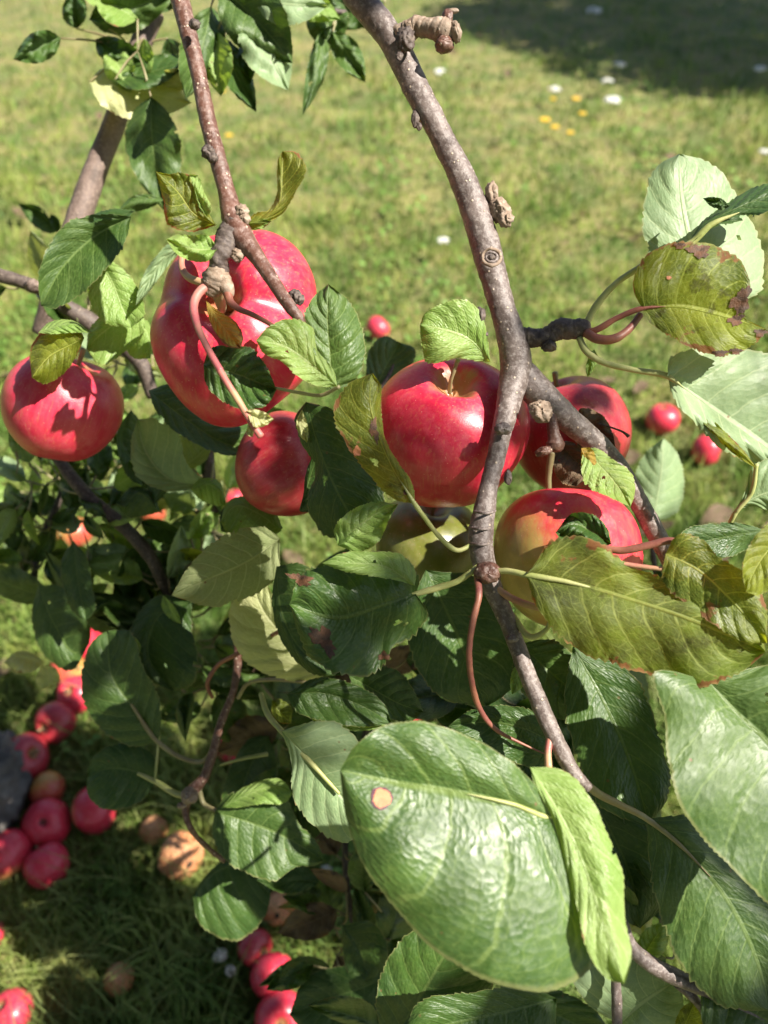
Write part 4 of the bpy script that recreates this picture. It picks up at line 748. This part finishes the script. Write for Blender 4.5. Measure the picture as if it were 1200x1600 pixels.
limb = shoot('dark knobbly limb running down behind the left hanging apple', [[(-60, 405, 20, .56), (0, 430, 22, .56), (55, 448, 20, .56), (105, 480, 24, .57), (150, 510, 30, .58), (215, 560, 26, .59), (240, 620, 20, .6)], [(60, 660, 18, .58), (95, 722, 19, .58), (140, 778, 21, .58), (190, 820, 21, .58), (235, 870, 20, .58), (262, 930, 17, .59)], [(324, 640, 16, .6), (325, 700, 18, .6), (328, 750, 19, .6), (335, 800, 18, .6)]], BARKD, None, rough=.001)
blob('knob', 52, 447, .555, 13, BARKF, limb, (1, .8, 1), .4, 150); blob('knob', 325, 698, .59, 11, BARKR, limb, (1, .8, 1), .4, 150)
LL = [('gloss', [(205, 338), (150, 368), (100, 415), (64, 478)], [(160, 335), (108, 346), (74, 388), (60, 432)], [(196, 378), (162, 425), (115, 468), (82, 482)], .46, 'large bright lit leaf left of the red brown branch'),
 ('top', [(210, 330), (170, 345), (125, 372), (95, 410)], [(180, 326), (130, 345)], [(190, 350), (150, 385), (115, 410)], .475, None),
 ('bright', [(150, 400), (175, 440), (190, 480), (205, 512)], [(142, 430), (140, 470), (165, 505)], [(178, 410), (215, 450), (225, 495)], .48, 'lime leaf with pinkish edge below the large lit leaf'),
 ('gloss', [(232, 610), (290, 655), (345, 690), (400, 708)], [(265, 600), (340, 650), (400, 672)], [(245, 645), (300, 690), (360, 712)], .505, 'long arched glossy leaf curling beneath the biggest apple'),
 ('pale', [(290, 385), (262, 400), (235, 435), (212, 478)], [(275, 378), (240, 405), (218, 445)], [(275, 400), (252, 430), (228, 462)], .47, 'slender pale leaf left of the biggest apple'),
 ('yel', [(132, 528), (108, 540), (80, 555), (50, 590)], [(120, 508), (75, 510), (48, 545)], [(118, 560), (92, 590), (68, 600)], .44, 'olive leaf draped on top of the left hanging apple'),
 ('bright', [(60, 520), (95, 508), (125, 508), (145, 520)], [(75, 505), (110, 500)], [(80, 522), (115, 520)], .44, None),
 ('bright', [(225, 490), (190, 500), (160, 520), (135, 545)], [(205, 488), (165, 490), (140, 515)], [(225, 520), (195, 550), (155, 570)], .50, 'crumpled lime leaf right above the left hanging apple'),
 ('bright', [(200, 520), (215, 500), (230, 520), (235, 560)], [(195, 540), (210, 560)], [(228, 500), (240, 530)], .51, None),
 ('gloss', [(95, 360), (75, 345), (55, 330), (28, 318)], [(85, 350), (60, 322)], [(80, 365), (50, 350)], .7, None),
 ('top', [(92, 365), (88, 350), (78, 335)], [(95, 355), (88, 338)], [(84, 358), (78, 345)], .69, None),
 ('gloss', [(258, 312), (230, 312), (205, 318), (180, 335)], [(235, 304), (205, 308)], [(235, 325), (205, 332)], .56, None),
 ('pale', [(330, 760), (260, 745), (225, 700), (215, 655)], [(250, 765), (215, 745), (205, 690)], [(290, 720), (280, 680), (250, 655)], .53, 'pale green leaf behind the end of the biggest apple'),
 ('under', [(270, 735), (300, 720), (325, 690), (322, 670)], [(275, 710), (285, 680), (310, 665)], [(290, 735), (325, 715), (330, 690)], .54, None),
 ('gloss', [(345, 830), (380, 795), (410, 790), (442, 825)], [(345, 800), (380, 780), (420, 785)], [(370, 838), (400, 838), (430, 835)], .50, None),
 ('bright', [(440, 830), (400, 800), (370, 790), (345, 815)], [(430, 800), (395, 775), (355, 785)], [(415, 842), (380, 835), (355, 832)], .495, 'light green leaf just below the shaded apple'),
 ('bright', [(298, 765), (320, 755), (340, 765), (355, 790)], [(310, 750), (340, 750)], [(310, 778), (335, 790)], .52, None),
 ('top', [(205, 640), (190, 690), (215, 730), (225, 760)], [(185, 670), (188, 720), (205, 750)], [(228, 670), (238, 720), (235, 750)], .56, None),
 ('top', [(250, 800), (215, 770), (190, 790), (180, 785)], [(240, 770), (210, 760)], [(230, 805), (200, 808)], .55, None),
 ('top', [(245, 690), (255, 730), (250, 760), (240, 790)], [(228, 710), (230, 760)], [(262, 720), (265, 760)], .55, None),
]
for k, m_, a_, b_, d_, lb in LL: leaf(limb, k, d_, d_, m_, a_, b_, random.uniform(-.01, .015), random.uniform(-.01, .015), teeth=20, label=lb)
RR = random.Random(3)
def scatter(root, spine, n, kinds, size, spread, dj=.04, skipbox=None):
    for i in range(n):
        t = (i + RR.random()) / n; k = min(int(t * (len(spine) - 1)), len(spine) - 2); f = t * (len(spine) - 1) - k
        x = spine[k][0] * (1-f) + spine[k+1][0] * f; y = spine[k][1] * (1-f) + spine[k+1][1] * f; d = spine[k][3] * (1-f) + spine[k+1][3] * f
        a = RR.uniform(0, 360); s = RR.uniform(.2, 1) * spread; bx = x + s * math.cos(R(a)); by = y - s * math.sin(R(a)); dd = d + RR.uniform(-dj, dj)
        rleaf(root, RR.choice(kinds), bx, by, a + RR.uniform(-50, 50), RR.uniform(*size), dd, RR.uniform(.45, .72), RR.uniform(-.3, .3), RR.uniform(-.035, .035), RR.uniform(-.035, .035), fold=RR.choice([0, 0, .3, .6]),
              smat=ST_B, stalk=[(bx, by, 4), ((x+bx)/2 + 4, (y+by)/2 + 5, 4), (x, y, 5, d)])
mixk = ['top', 'top', 'gloss', 'gloss', 'bright', 'pale', 'under', 'yel']
scatter(limb, [(30, 440, 0, .6), (150, 520, 0, .62), (235, 600, 0, .64)], 14, mixk, (45, 85), 50)
scatter(limb, [(60, 700, 0, .62), (190, 820, 0, .62), (262, 930, 0, .62)], 11, ['top', 'gloss', 'pale', 'bright', 'yel'], (45, 90), 75)
scatter(limb, [(325, 650, 0, .63), (335, 800, 0, .62), (300, 900, 0, .62)], 12, mixk, (40, 80), 60)
low = shoot('low dark shoot crowded with leaves below the left hanging apple', [[(262, 925, 18, .60), (230, 980, 16, .62), (150, 950, 13, .66), (60, 930, 11, .68), (-40, 900, 10, .7)], [(230, 980, 14, .62), (250, 1040, 10, .64), (290, 1080, 6, .66)], [(60, 660, 8, .7), (100, 740, 10, .7), (60, 860, 10, .7), (50, 935, 11, .68)]], BARKD, None)
scatter(low, [(40, 700, 0, .70), (80, 790, 0, .70), (50, 870, 0, .70), (40, 920, 0, .68)], 16, ['top', 'gloss', 'gloss', 'bright'], (45, 95), 60)
scatter(low, [(60, 940, 0, .66), (170, 960, 0, .64), (250, 990, 0, .62), (300, 1040, 0, .62)], 18, ['top', 'top', 'gloss'], (70, 130), 45)
for k, m_, a_, b_, d_, lb in [
 ('gloss', [(60, 915), (85, 975), (120, 1020), (140, 1005)], [(50, 960), (75, 1030), (110, 1048)], [(95, 915), (125, 950), (142, 985)], .60, 'dark leaf with one lit patch over the topmost heap apples'),
 ('cream', [(68, 1035), (50, 1030), (25, 1027), (6, 1035)], [(55, 1022), (25, 1018)], [(55, 1048), (28, 1050)], .66, 'pale round leaf at the left, upper of two'),
 ('cream', [(65, 1038), (75, 1048), (75, 1065), (65, 1078)], [(60, 1050), (56, 1066)], [(88, 1045), (94, 1062)], .66, 'pale round leaf at the left, lower of two'),
 ('top', [(115, 845), (118, 880), (125, 925), (135, 970)], [(98, 870), (100, 920), (118, 960)], [(135, 870), (145, 920), (148, 955)], .56, None),
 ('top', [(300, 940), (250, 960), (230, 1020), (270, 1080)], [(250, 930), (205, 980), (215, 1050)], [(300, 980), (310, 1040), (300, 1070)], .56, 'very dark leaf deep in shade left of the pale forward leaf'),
 ('bright', [(200, 990), (210, 1005), (218, 1022)], [(196, 1002), (206, 1018)], [(210, 995), (220, 1010)], .55, None),
 ('bright', [(255, 930), (268, 955), (283, 975)], [(252, 945), (268, 968)], [(264, 938), (280, 962)], .55, None)]:
    leaf(low, k, d_, d_, m_, a_, b_, .005, -.005, teeth=18, label=lb)

scatter(limb, [(20, 740, 0, .62), (110, 760, 0, .62), (170, 830, 0, .62), (60, 830, 0, .64)], 20, ['top', 'gloss', 'bright', 'pale'], (45, 80), 60, .03)
tangle = shoot('tangled leafy shoot of small curled leaves between the left hanging apple and the shaded apple', [[(150, 640, 7, .73), (230, 720, 8, .72), (300, 790, 8, .72), (360, 870, 7, .71)], [(230, 720, 6, .72), (160, 800, 5, .74), (80, 830, 5, .76)]], BARKD, None)
scatter(tangle, [(170, 650, 0, .71), (240, 720, 0, .71), (300, 780, 0, .71), (380, 850, 0, .69)], 40, ['top', 'gloss', 'bright', 'bright', 'pale', 'pale', 'cream'], (32, 70), 65, .03)
scatter(tangle, [(100, 620, 0, .74), (150, 740, 0, .74), (90, 830, 0, .74), (10, 800, 0, .75)], 32, ['top', 'gloss', 'bright', 'bright', 'pale'], (32, 70), 60, .03)
dusk = shoot('dense dark shoot filling the gaps under the giant leaf', [[(640, 1010, 8, .58), (560, 1180, 9, .62), (540, 1360, 10, .62), (580, 1560, 10, .60)]], BARKD, None)
scatter(dusk, [(470, 960, 0, .60), (430, 1100, 0, .62), (520, 1230, 0, .62), (550, 1400, 0, .62), (520, 1500, 0, .60), (640, 1600, 0, .56)], 40, ['top', 'top', 'top', 'gloss', 'brown'], (60, 125), 55, .04)
scatter(dusk, [(230, 900, 0, .62), (300, 980, 0, .62), (330, 1060, 0, .64), (400, 1000, 0, .60)], 26, ['top', 'top', 'gloss', 'bright'], (50, 105), 55, .03)
scatter(dusk, [(680, 1000, 0, .52), (820, 1120, 0, .50), (960, 1330, 0, .47), (1060, 1500, 0, .46)], 18, ['top', 'top', 'gloss'], (80, 140), 55, .02)
fork = shoot('pinkish thin forked twig with pale joint at the lower left', [[(372, 960, 14, .54), (372, 1020, 14, .54), (366, 1075, 12, .54), (345, 1130, 13, .54), (333, 1175, 15, .54), (318, 1215, 16, .54), (298, 1240, 20, .54), (290, 1262, 13, .54), (296, 1290, 9, .54), (320, 1320, 8, .55), (350, 1345, 7, .56)], [(425, 890, 10, .50), (405, 930, 12, .52), (380, 980, 12, .54), (370, 1030, 12, .54)]], BARKR, None)
blob('joint', 296, 1243, .535, 13, BARKP, fork, (1, 1, 1), .3, 150); blob('bud', 284, 1258, .535, 6, BARKP, fork, (1.2, .8, 1), .4, 200)
tube('stalk', [(440, 985, 8, .48), (410, 1000, 8, .50), (370, 1022, 8, .52), (338, 1042, 8, .535), (324, 1068, 8, .54), (332, 1090, 6, .55)], ST_R, fork, ns=10)
tube('stalk', [(372, 1090, 8, .54), (385, 1070, 7, .53), (420, 1062, 7, .51), (500, 1068, 6, .48)], ST_B, fork, ns=10)
tube('stalk', [(330, 1178, 9, .54), (315, 1190, 9, .545), (280, 1182, 8, .55), (246, 1158, 9, .55), (205, 1100, 5, .545)], ST_B, fork, ns=10)
tube('stalk', [(298, 1245, 12, .54), (275, 1240, 11, .545), (245, 1222, 10, .55), (215, 1208, 6, .55)], ST_G, fork, ns=10)
tube('stalk', [(242, 1222, 5, .55), (245, 1190, 5, .55), (248, 1150, 5, .55), (250, 1110, 4, .55)], ST_G, fork, ns=8)
tube('stalk', [(312, 1235, 9, .54), (318, 1255, 9, .54), (338, 1266, 8, .535), (380, 1285, 5, .53)], ST_B, fork, ns=10)
for k, m_, a_, b_, d_, lb in [
 ('gloss', [(248, 1158), (208, 1105), (175, 1055), (168, 985)], [(215, 1166), (165, 1146), (134, 1105), (130, 1040), (148, 998)], [(252, 1125), (245, 1080), (225, 1045), (200, 985)], .55, 'dark leaf with a lit lower half and pale rib on the forked twig'),
 ('top', [(245, 1218), (205, 1203), (170, 1200), (135, 1215)], [(240, 1180), (205, 1162), (165, 1168), (142, 1190)], [(228, 1245), (192, 1264), (158, 1262), (138, 1242)], .56, 'dark insect eaten leaf covering part of a fallen apple'),
 ('cream', [(508, 1056), (450, 1000), (410, 950), (392, 900)], [(470, 1065), (425, 1056), (385, 1035), (362, 995), (362, 940)], [(482, 1020), (455, 975), (428, 930), (408, 905)], .49, 'pale yellowish leaf with a jagged shadow left of the dark torn leaf'),
 ('under', [(438, 842), (385, 878), (325, 905), (268, 930)], [(418, 826), (370, 828), (330, 850), (292, 890)], [(432, 900), (385, 935), (330, 948), (290, 938)], .47, 'grey green leaf underside in shade below the light green leaf'),
 ('top', [(432, 885), (440, 960), (475, 1020), (535, 1055)], [(425, 940), (445, 1010), (495, 1055)], [(470, 880), (520, 950), (560, 1030)], .45, 'dark leaf behind the torn leaf with a bent stalk'),
 ('top', [(448, 1085), (500, 1082), (560, 1100), (612, 1130)], [(490, 1060), (550, 1068), (600, 1100)], [(460, 1108), (510, 1128), (580, 1135)], .44, 'dark folded leaf with a bright lower margin above the pale ribbed leaf'),
 ('bright', [(455, 1095), (510, 1120), (560, 1135), (610, 1135)], [(500, 1112), (570, 1125)], [(490, 1125), (560, 1142)], .445, None),
 ('gloss', [(545, 1055), (585, 1078), (625, 1100), (662, 1112)], [(580, 1040), (622, 1048), (650, 1085)], [(560, 1092), (600, 1118), (640, 1128)], .45, 'blistered leaf just above the left end of the giant leaf'),
 ('pale', [(440, 1142), (490, 1195), (530, 1240), (572, 1290)], [(455, 1190), (458, 1245), (490, 1290), (542, 1316)], [(478, 1130), (525, 1128), (565, 1165), (590, 1240)], .42, 'pale yellow green leaf with a thick light rib tucked behind the giant leaf'),
 ('gloss', [(336, 1268), (400, 1288), (452, 1310), (506, 1346)], [(352, 1245), (392, 1232), (440, 1240), (470, 1290), (495, 1315)], [(332, 1305), (350, 1342), (390, 1366), (430, 1376), (462, 1355), (492, 1352)], .53, 'glossy green leaf at the end of the forked twig'),
 ('bright', [(345, 1262), (390, 1240), (430, 1228), (458, 1240)], [(360, 1245), (400, 1222), (440, 1218)], [(370, 1262), (410, 1256), (445, 1254)], .525, 'rolled light rim above the glossy twig leaf'),
 ('yel', [(425, 1095), (435, 1110), (455, 1130)], [(430, 1092), (455, 1105)], [(425, 1115), (440, 1130)], .50, None),
 ('top', [(300, 1400), (340, 1360), (390, 1350), (425, 1380)], [(320, 1370), (370, 1335), (410, 1350)], [(310, 1440), (370, 1470), (415, 1430)], .60, 'very dark leaf below the glossy twig leaf'),
 ('top', [(500, 1378), (460, 1375), (430, 1385), (400, 1375)], [(480, 1355), (430, 1360)], [(480, 1390), (440, 1395)], .56, None),
 ('top', [(600, 1530), (545, 1550), (500, 1565), (452, 1585)], [(580, 1508), (530, 1510), (480, 1525)], [(595, 1570), (540, 1610), (480, 1615)], .56, 'dark rounded leaf beside the fallen apples at the bottom'),
 ('top', [(535, 1445), (560, 1480), (570, 1510), (565, 1540)], [(535, 1470), (540, 1510), (550, 1530)], [(580, 1440), (605, 1475), (600, 1515)], .56, None),
 ('top', [(420, 1150), (400, 1180), (380, 1230), (375, 1280)], [(400, 1150), (360, 1200), (350, 1260)], [(430, 1180), (430, 1240), (400, 1290)], .60, None)]:
    leaf(fork, k, d_, d_, m_, a_, b_, .005, -.005, teeth=22, label=lb)
tube('stalk', [(408, 1085, 9, .47), (418, 1115, 11, .45), (440, 1142, 10, .43), (490, 1196, 9, .418), (530, 1240, 6, .416)], ST_G, fork, ns=12)
tube('stalk', [(345, 1195, 4, .56), (380, 1185, 6, .55), (418, 1178, 8, .55)], ST_G, fork, ns=8)
scatter(fork, [(400, 1130, 0, .64), (470, 1190, 0, .66), (540, 1330, 0, .64), (600, 1430, 0, .60), (560, 1560, 0, .6)], 18, ['top', 'top', 'gloss'], (70, 130), 50)
scatter(fork, [(480, 1000, 0, .58), (640, 1060, 0, .60), (800, 1100, 0, .56)], 9, ['top', 'top', 'brown'], (70, 120), 40)
back = shoot('shoot with blurred leaves seen past the right side of the cluster', [[(1040, 960, 12, .60), (1022, 880, 9, .60), (1015, 815, 6, .6)], [(560, 650, 6, .55), (600, 600, 6, .55), (620, 560, 4, .56)]], BARKD, None)
leaf(back, 'pale', .60, .60, [(1020, 818), (1028, 770), (1034, 730), (1037, 684)], [(1000, 790), (992, 745), (1008, 708)], [(1058, 800), (1069, 750), (1056, 705)], .01, .02, label='blurred grey green upright leaf right of the dead leaf apple')
leaf(back, 'gloss', .55, .56, [(575, 640), (590, 600), (610, 560), (625, 535)], [(572, 590), (578, 545), (600, 525)], [(610, 620), (640, 580), (648, 545)], label='blurred pale green leaf behind the central apple')
scatter(back, [(1040, 960, 0, .60), (960, 1020, 0, .56), (880, 1250, 0, .52), (1000, 1400, 0, .5)], 14, ['top', 'top', 'gloss'], (90, 150), 60)

# ------------------------------------------------------------------ the tree whose shade falls across the lawn (stands right of the frame)
def crown_tree(loc, crowns, label, n, seed):
    root = empty('apple_tree', loc, label, 'tree'); rg = np.random.default_rng(seed)
    base = np.array(loc)
    V, Q, T = tube_np([base, base + (.03, .02, .7), base + (-.02, .05, 1.4), np.array(crowns[0][0])], [.11, .09, .07, .03], 16, rough=.01, step=.03); tr = put('trunk', V, Q, BARKD, root, tris=T)
    for cc, cr in crowns[1:]:
        V, Q, T = tube_np([base + (0, .04, 1.2), (base + (0, .04, 1.2)) * .4 + np.array(cc) * .6 + (0, 0, .1), cc], [.05, .03, .012], 10, step=.03); put('limb', V, Q, BARKD, root, tris=T)
    Vs = []
    for cc, cr in crowns:
        m = int(n * cr**2); p = rg.normal(size=(m, 3)); p /= np.linalg.norm(p, axis=1)[:, None]; p = np.array(cc) + p * (cr * rg.uniform(.2, 1.0, m) ** .6)[:, None] * (1, 1, .75)
        keep = vnoise(p, 1.3, seed, 3) > -.30; p = p[keep]; m = len(p); a = rg.normal(size=(m, 3)); a /= np.linalg.norm(a, axis=1)[:, None]; b_ = np.cross(a, rg.normal(size=(m, 3))); b_ /= np.linalg.norm(b_, axis=1)[:, None]
        s = rg.uniform(.03, .05, m)[:, None]; Vs.append(np.stack([p - a*s, p - b_*s*.6, p + a*s, p + b_*s*.6], 1).reshape(-1, 3))
    V = np.concatenate(Vs); Q = np.arange(len(V)).reshape(-1, 4); put('crown', V, Q, LM['top'], root)
def over(px, py, z):
    p, _ = onground(px, py, 0); return tuple(p + SUN * (z / SUN[2]))
crown_tree((4.6, 4.4, 0), [(over(960, 50, 2.5), .72), (over(1120, 70, 2.5), .75), (over(1290, 55, 2.6), .9), (over(840, 40, 2.4), .5), (over(1010, 105, 2.5), .45), (over(1180, 112, 2.5), .5), (over(930, 5, 2.6), .8), (over(1130, -5, 2.7), 1.0), (over(760, 25, 2.5), .35)], 'neighbouring apple tree whose crown shades the far lawn', 6500, 3)

# ------------------------------------------------------------------ overhead bough added out of view, its leaves placed to shade chosen spots
E1 = np.cross(SUN, [0, 0, 1.0]); E1 /= np.linalg.norm(E1); E2 = np.cross(SUN, E1)
def sp2(p): return np.array([p @ E1, p @ E2])
SHADE = [  # px, py, depth, radius m
 (560, 960, .38, .035), (500, 1010, .40, .035), (720, 990, .43, .04), (600, 1080, .44, .03), (660, 860, .47, .03), (440, 740, .44, .03), (420, 700, .45, .02), (470, 780, .45, .02), (960, 1130, .42, .035), (990, 1240, .42, .03), (480, 850, .45, .025),
 (350, 620, .39, .020), (820, 560, .40, .012), (870, 515, .395, .012), (900, 650, .45, .018), (880, 720, .44, .015), (350, 880, .47, .03), (250, 1000, .56, .06), (170, 1010, .55, .03), (540, 720, .38, .022), (640, 1590, .44, .03), (760, 1590, .42, .03),
 (1100, 1450, .39, .015), (170, 1200, .56, .03), (380, 1400, .6, .05), (520, 1530, .55, .05), (60, 880, .68, .03), (700, 1130, .42, .012), (200, 560, .57, .03), (1000, 960, .35, .018), (1080, 1000, .345, .016)]
GSH = [(60, 1450, .12), (250, 1480, .16), (180, 1330, .12), (420, 1560, .15), (300, 1560, .15), (320, 1250, .12), (100, 1580, .14), (400, 1120, .14), (90, 1120, .07), (560, 1350, .12), (-60, 1550, .12)]
LIT = [(700, 1350, .30, .034), (620, 1230, .305, .022), (800, 1470, .30, .03), (900, 1350, .295, .02), (690, 700, .40, .028), (700, 650, .41, .02), (420, 430, .40, .022), (290, 500, .41, .018), (370, 530, .40, .012), (90, 640, .47, .02), (850, 820, .40, .026), (940, 800, .41, .014),
 (1120, 1200, .345, .035), (1080, 1120, .345, .018), (1100, 330, .41, .03), (1120, 620, .37, .03), (1185, 630, .365, .045), (1150, 340, .41, .035), (1030, 745, .6, .025), (700, 250, .40, .02), (740, 350, .40, .02), (620, 100, .40, .02), (310, 130, .375, .02), (350, 300, .37, .018), (540, 520, .37, .014), (450, 550, .36, .014), (710, 520, .395, .016),
 (420, 950, .49, .018), (470, 1050, .48, .008), (420, 1310, .53, .02), (180, 1110, .55, .014), (510, 1200, .42, .016), (120, 400, .46, .03), (1090, 470, .37, .02), (785, 690, .385, .010), (920, 690, .41, .010), (640, 150, .4, .02), (1180, 1350, .35, .02), (885, 1090, .43, .014), (75, 1285, 1.02, .05), (15, 1350, .98, .05), (75, 1352, .98, .03), (146, 1275, 1.02, .03), (426, 1525, .92, .035), (18, 1582, .9, .035), (440, 1590, .88, .03), (282, 1337, 1.0, .035), (158, 972, 1.25, .04), (120, 1080, 1.15, .03), (60, 1060, .66, .02), (240, 740, .60, .03), (100, 700, .64, .03), (186, 1531, .9, .02)]
lit = [(sp2(at(a, b_, c_)), r_) for a, b_, c_, r_ in LIT]
def shade_canopy():
    root = empty('apple_bough', (1.2, -.6, 1.2), 'unseen leafy overhead bough added beside the camera to cast the dappled shade', 'branch')
    rg = np.random.default_rng(11); k = 0
    targets = [(at(a, b_, c_), r_, max(8, int((r_ / .02) ** 2 * 5))) for a, b_, c_, r_ in SHADE] + [(onground(a, b_, 0)[0], r_, int((r_ / .03) ** 2 * 3.0)) for a, b_, r_ in GSH]
    Vs = []; pts = []
    t_ = np.linspace(0, 1, 9); pr = np.array([.0, .55, .9, 1, .95, .8, .55, .25, 0])
    for P, rad, n in targets:
        for _ in range(n):
            for _try in range(30):
                a = rg.uniform(0, 6.28); q = rad * rg.random() ** .5; t = rg.uniform(.95, 1.7) if P[2] > .3 else rg.uniform(2.0, 2.7)
                L = rg.uniform(.024, .042) if rad < .045 else rg.uniform(.05, .085); C = P + E1 * q * math.cos(a) + E2 * q * math.sin(a)
                c2 = sp2(C)
                if all(np.linalg.norm(c2 - l) > r_ + L * .42 for l, r_ in lit): break
            else: continue
            C = C + SUN * t; ax = rg.uniform(0, 6.28); d1 = E1 * math.cos(ax) + E2 * math.sin(ax); d2 = np.cross(SUN, d1); d1 = d1 + SUN * rg.uniform(-.4, .4); d2 = d2 + SUN * rg.uniform(-.4, .4)
            rows = [C + d1 * L * (tt - .5) + d2 * L * .32 * pp * sg - SUN * .1 * L * (1 - abs(sg)) * pp for tt, pp in zip(t_, pr) for sg in (-1, 0, 1)]
            Vs.append((np.array(rows), C - d1 * L * .5)); pts.append(C)
    V = np.concatenate([v for v, _ in Vs]); n = len(Vs); Q = np.concatenate([grid_quads(9, 3) + i * 27 for i in range(n)])
    uv = np.tile(np.array([[(sg + 1) / 2, tt] for tt in t_ for sg in (-1, 0, 1)]), (n, 1))
    o = put('leaves', V, Q, LM['top'], root, uv); o['kind'] = 'stuff'
    pts = np.array(pts); m = pts.mean(0); base = np.array([1.5, -1.0, 1.1])
    # short twigs carrying each leaf, gathered on a limb behind and above the leaves
    Tv = []; Tq = []; Tt = []; c0 = 0
    for v, b0 in Vs:
        hub = m + (b0 - m) * .75 + SUN * .06
        V_, Q_, T_2 = tube_np([b0, (b0 + hub) / 2 + SUN * .02, hub], [.0006, .0008, .001], 5, step=.03); Tv.append(V_); Tq.append(Q_ + c0); Tt.append(T_2 + c0); c0 += len(V_)
    put('twigs', np.concatenate(Tv), np.concatenate(Tq), BARKD, root, tris=np.concatenate(Tt))
shade_canopy()

crown_tree((-1.5, -.9, 0), [((-1.0, .55, 2.5), .85), ((-1.0, -.6, 2.4), 1.0), ((.0, -1.6, 2.5), 1.0), ((-.25, -.35, 2.75), .7), ((-2.2, .2, 2.1), 1.0), ((-1.2, -2.4, 2.0), 1.1), ((.0, -.75, 2.5), .75), ((-.3, -1.1, 1.75), .65)], 'unseen apple tree crown added over and behind the camera to block sky light', 2600, 8)  # unseen crown added to cut sky fill and deepen the shadows

for k_, (x_, y_, z_, r_) in enumerate([(.2, -4.2, 2.0, 1.7), (3.0, -3.6, 1.6, 1.3), (-3.2, -3.4, 2.1, 1.6), (-4.2, .2, 2.0, 1.4)]):  # surrounding trees added out of view to block more of the sky
    crown_tree((x_, y_, 0), [((x_, y_, z_), r_), ((x_ + .8, y_ - .3, z_ + .6), r_ * .8), ((x_ - .8, y_ + .1, z_ + .4), r_ * .8)], ['unseen tree added directly behind the camera to block sky light', 'unseen tree added behind the camera on the sunny side to block sky light', 'unseen tree added behind the camera on the shady side to block sky light', 'unseen tree added level with the camera beyond the left limb to block sky light'][k_], 1300, 20 + k_)
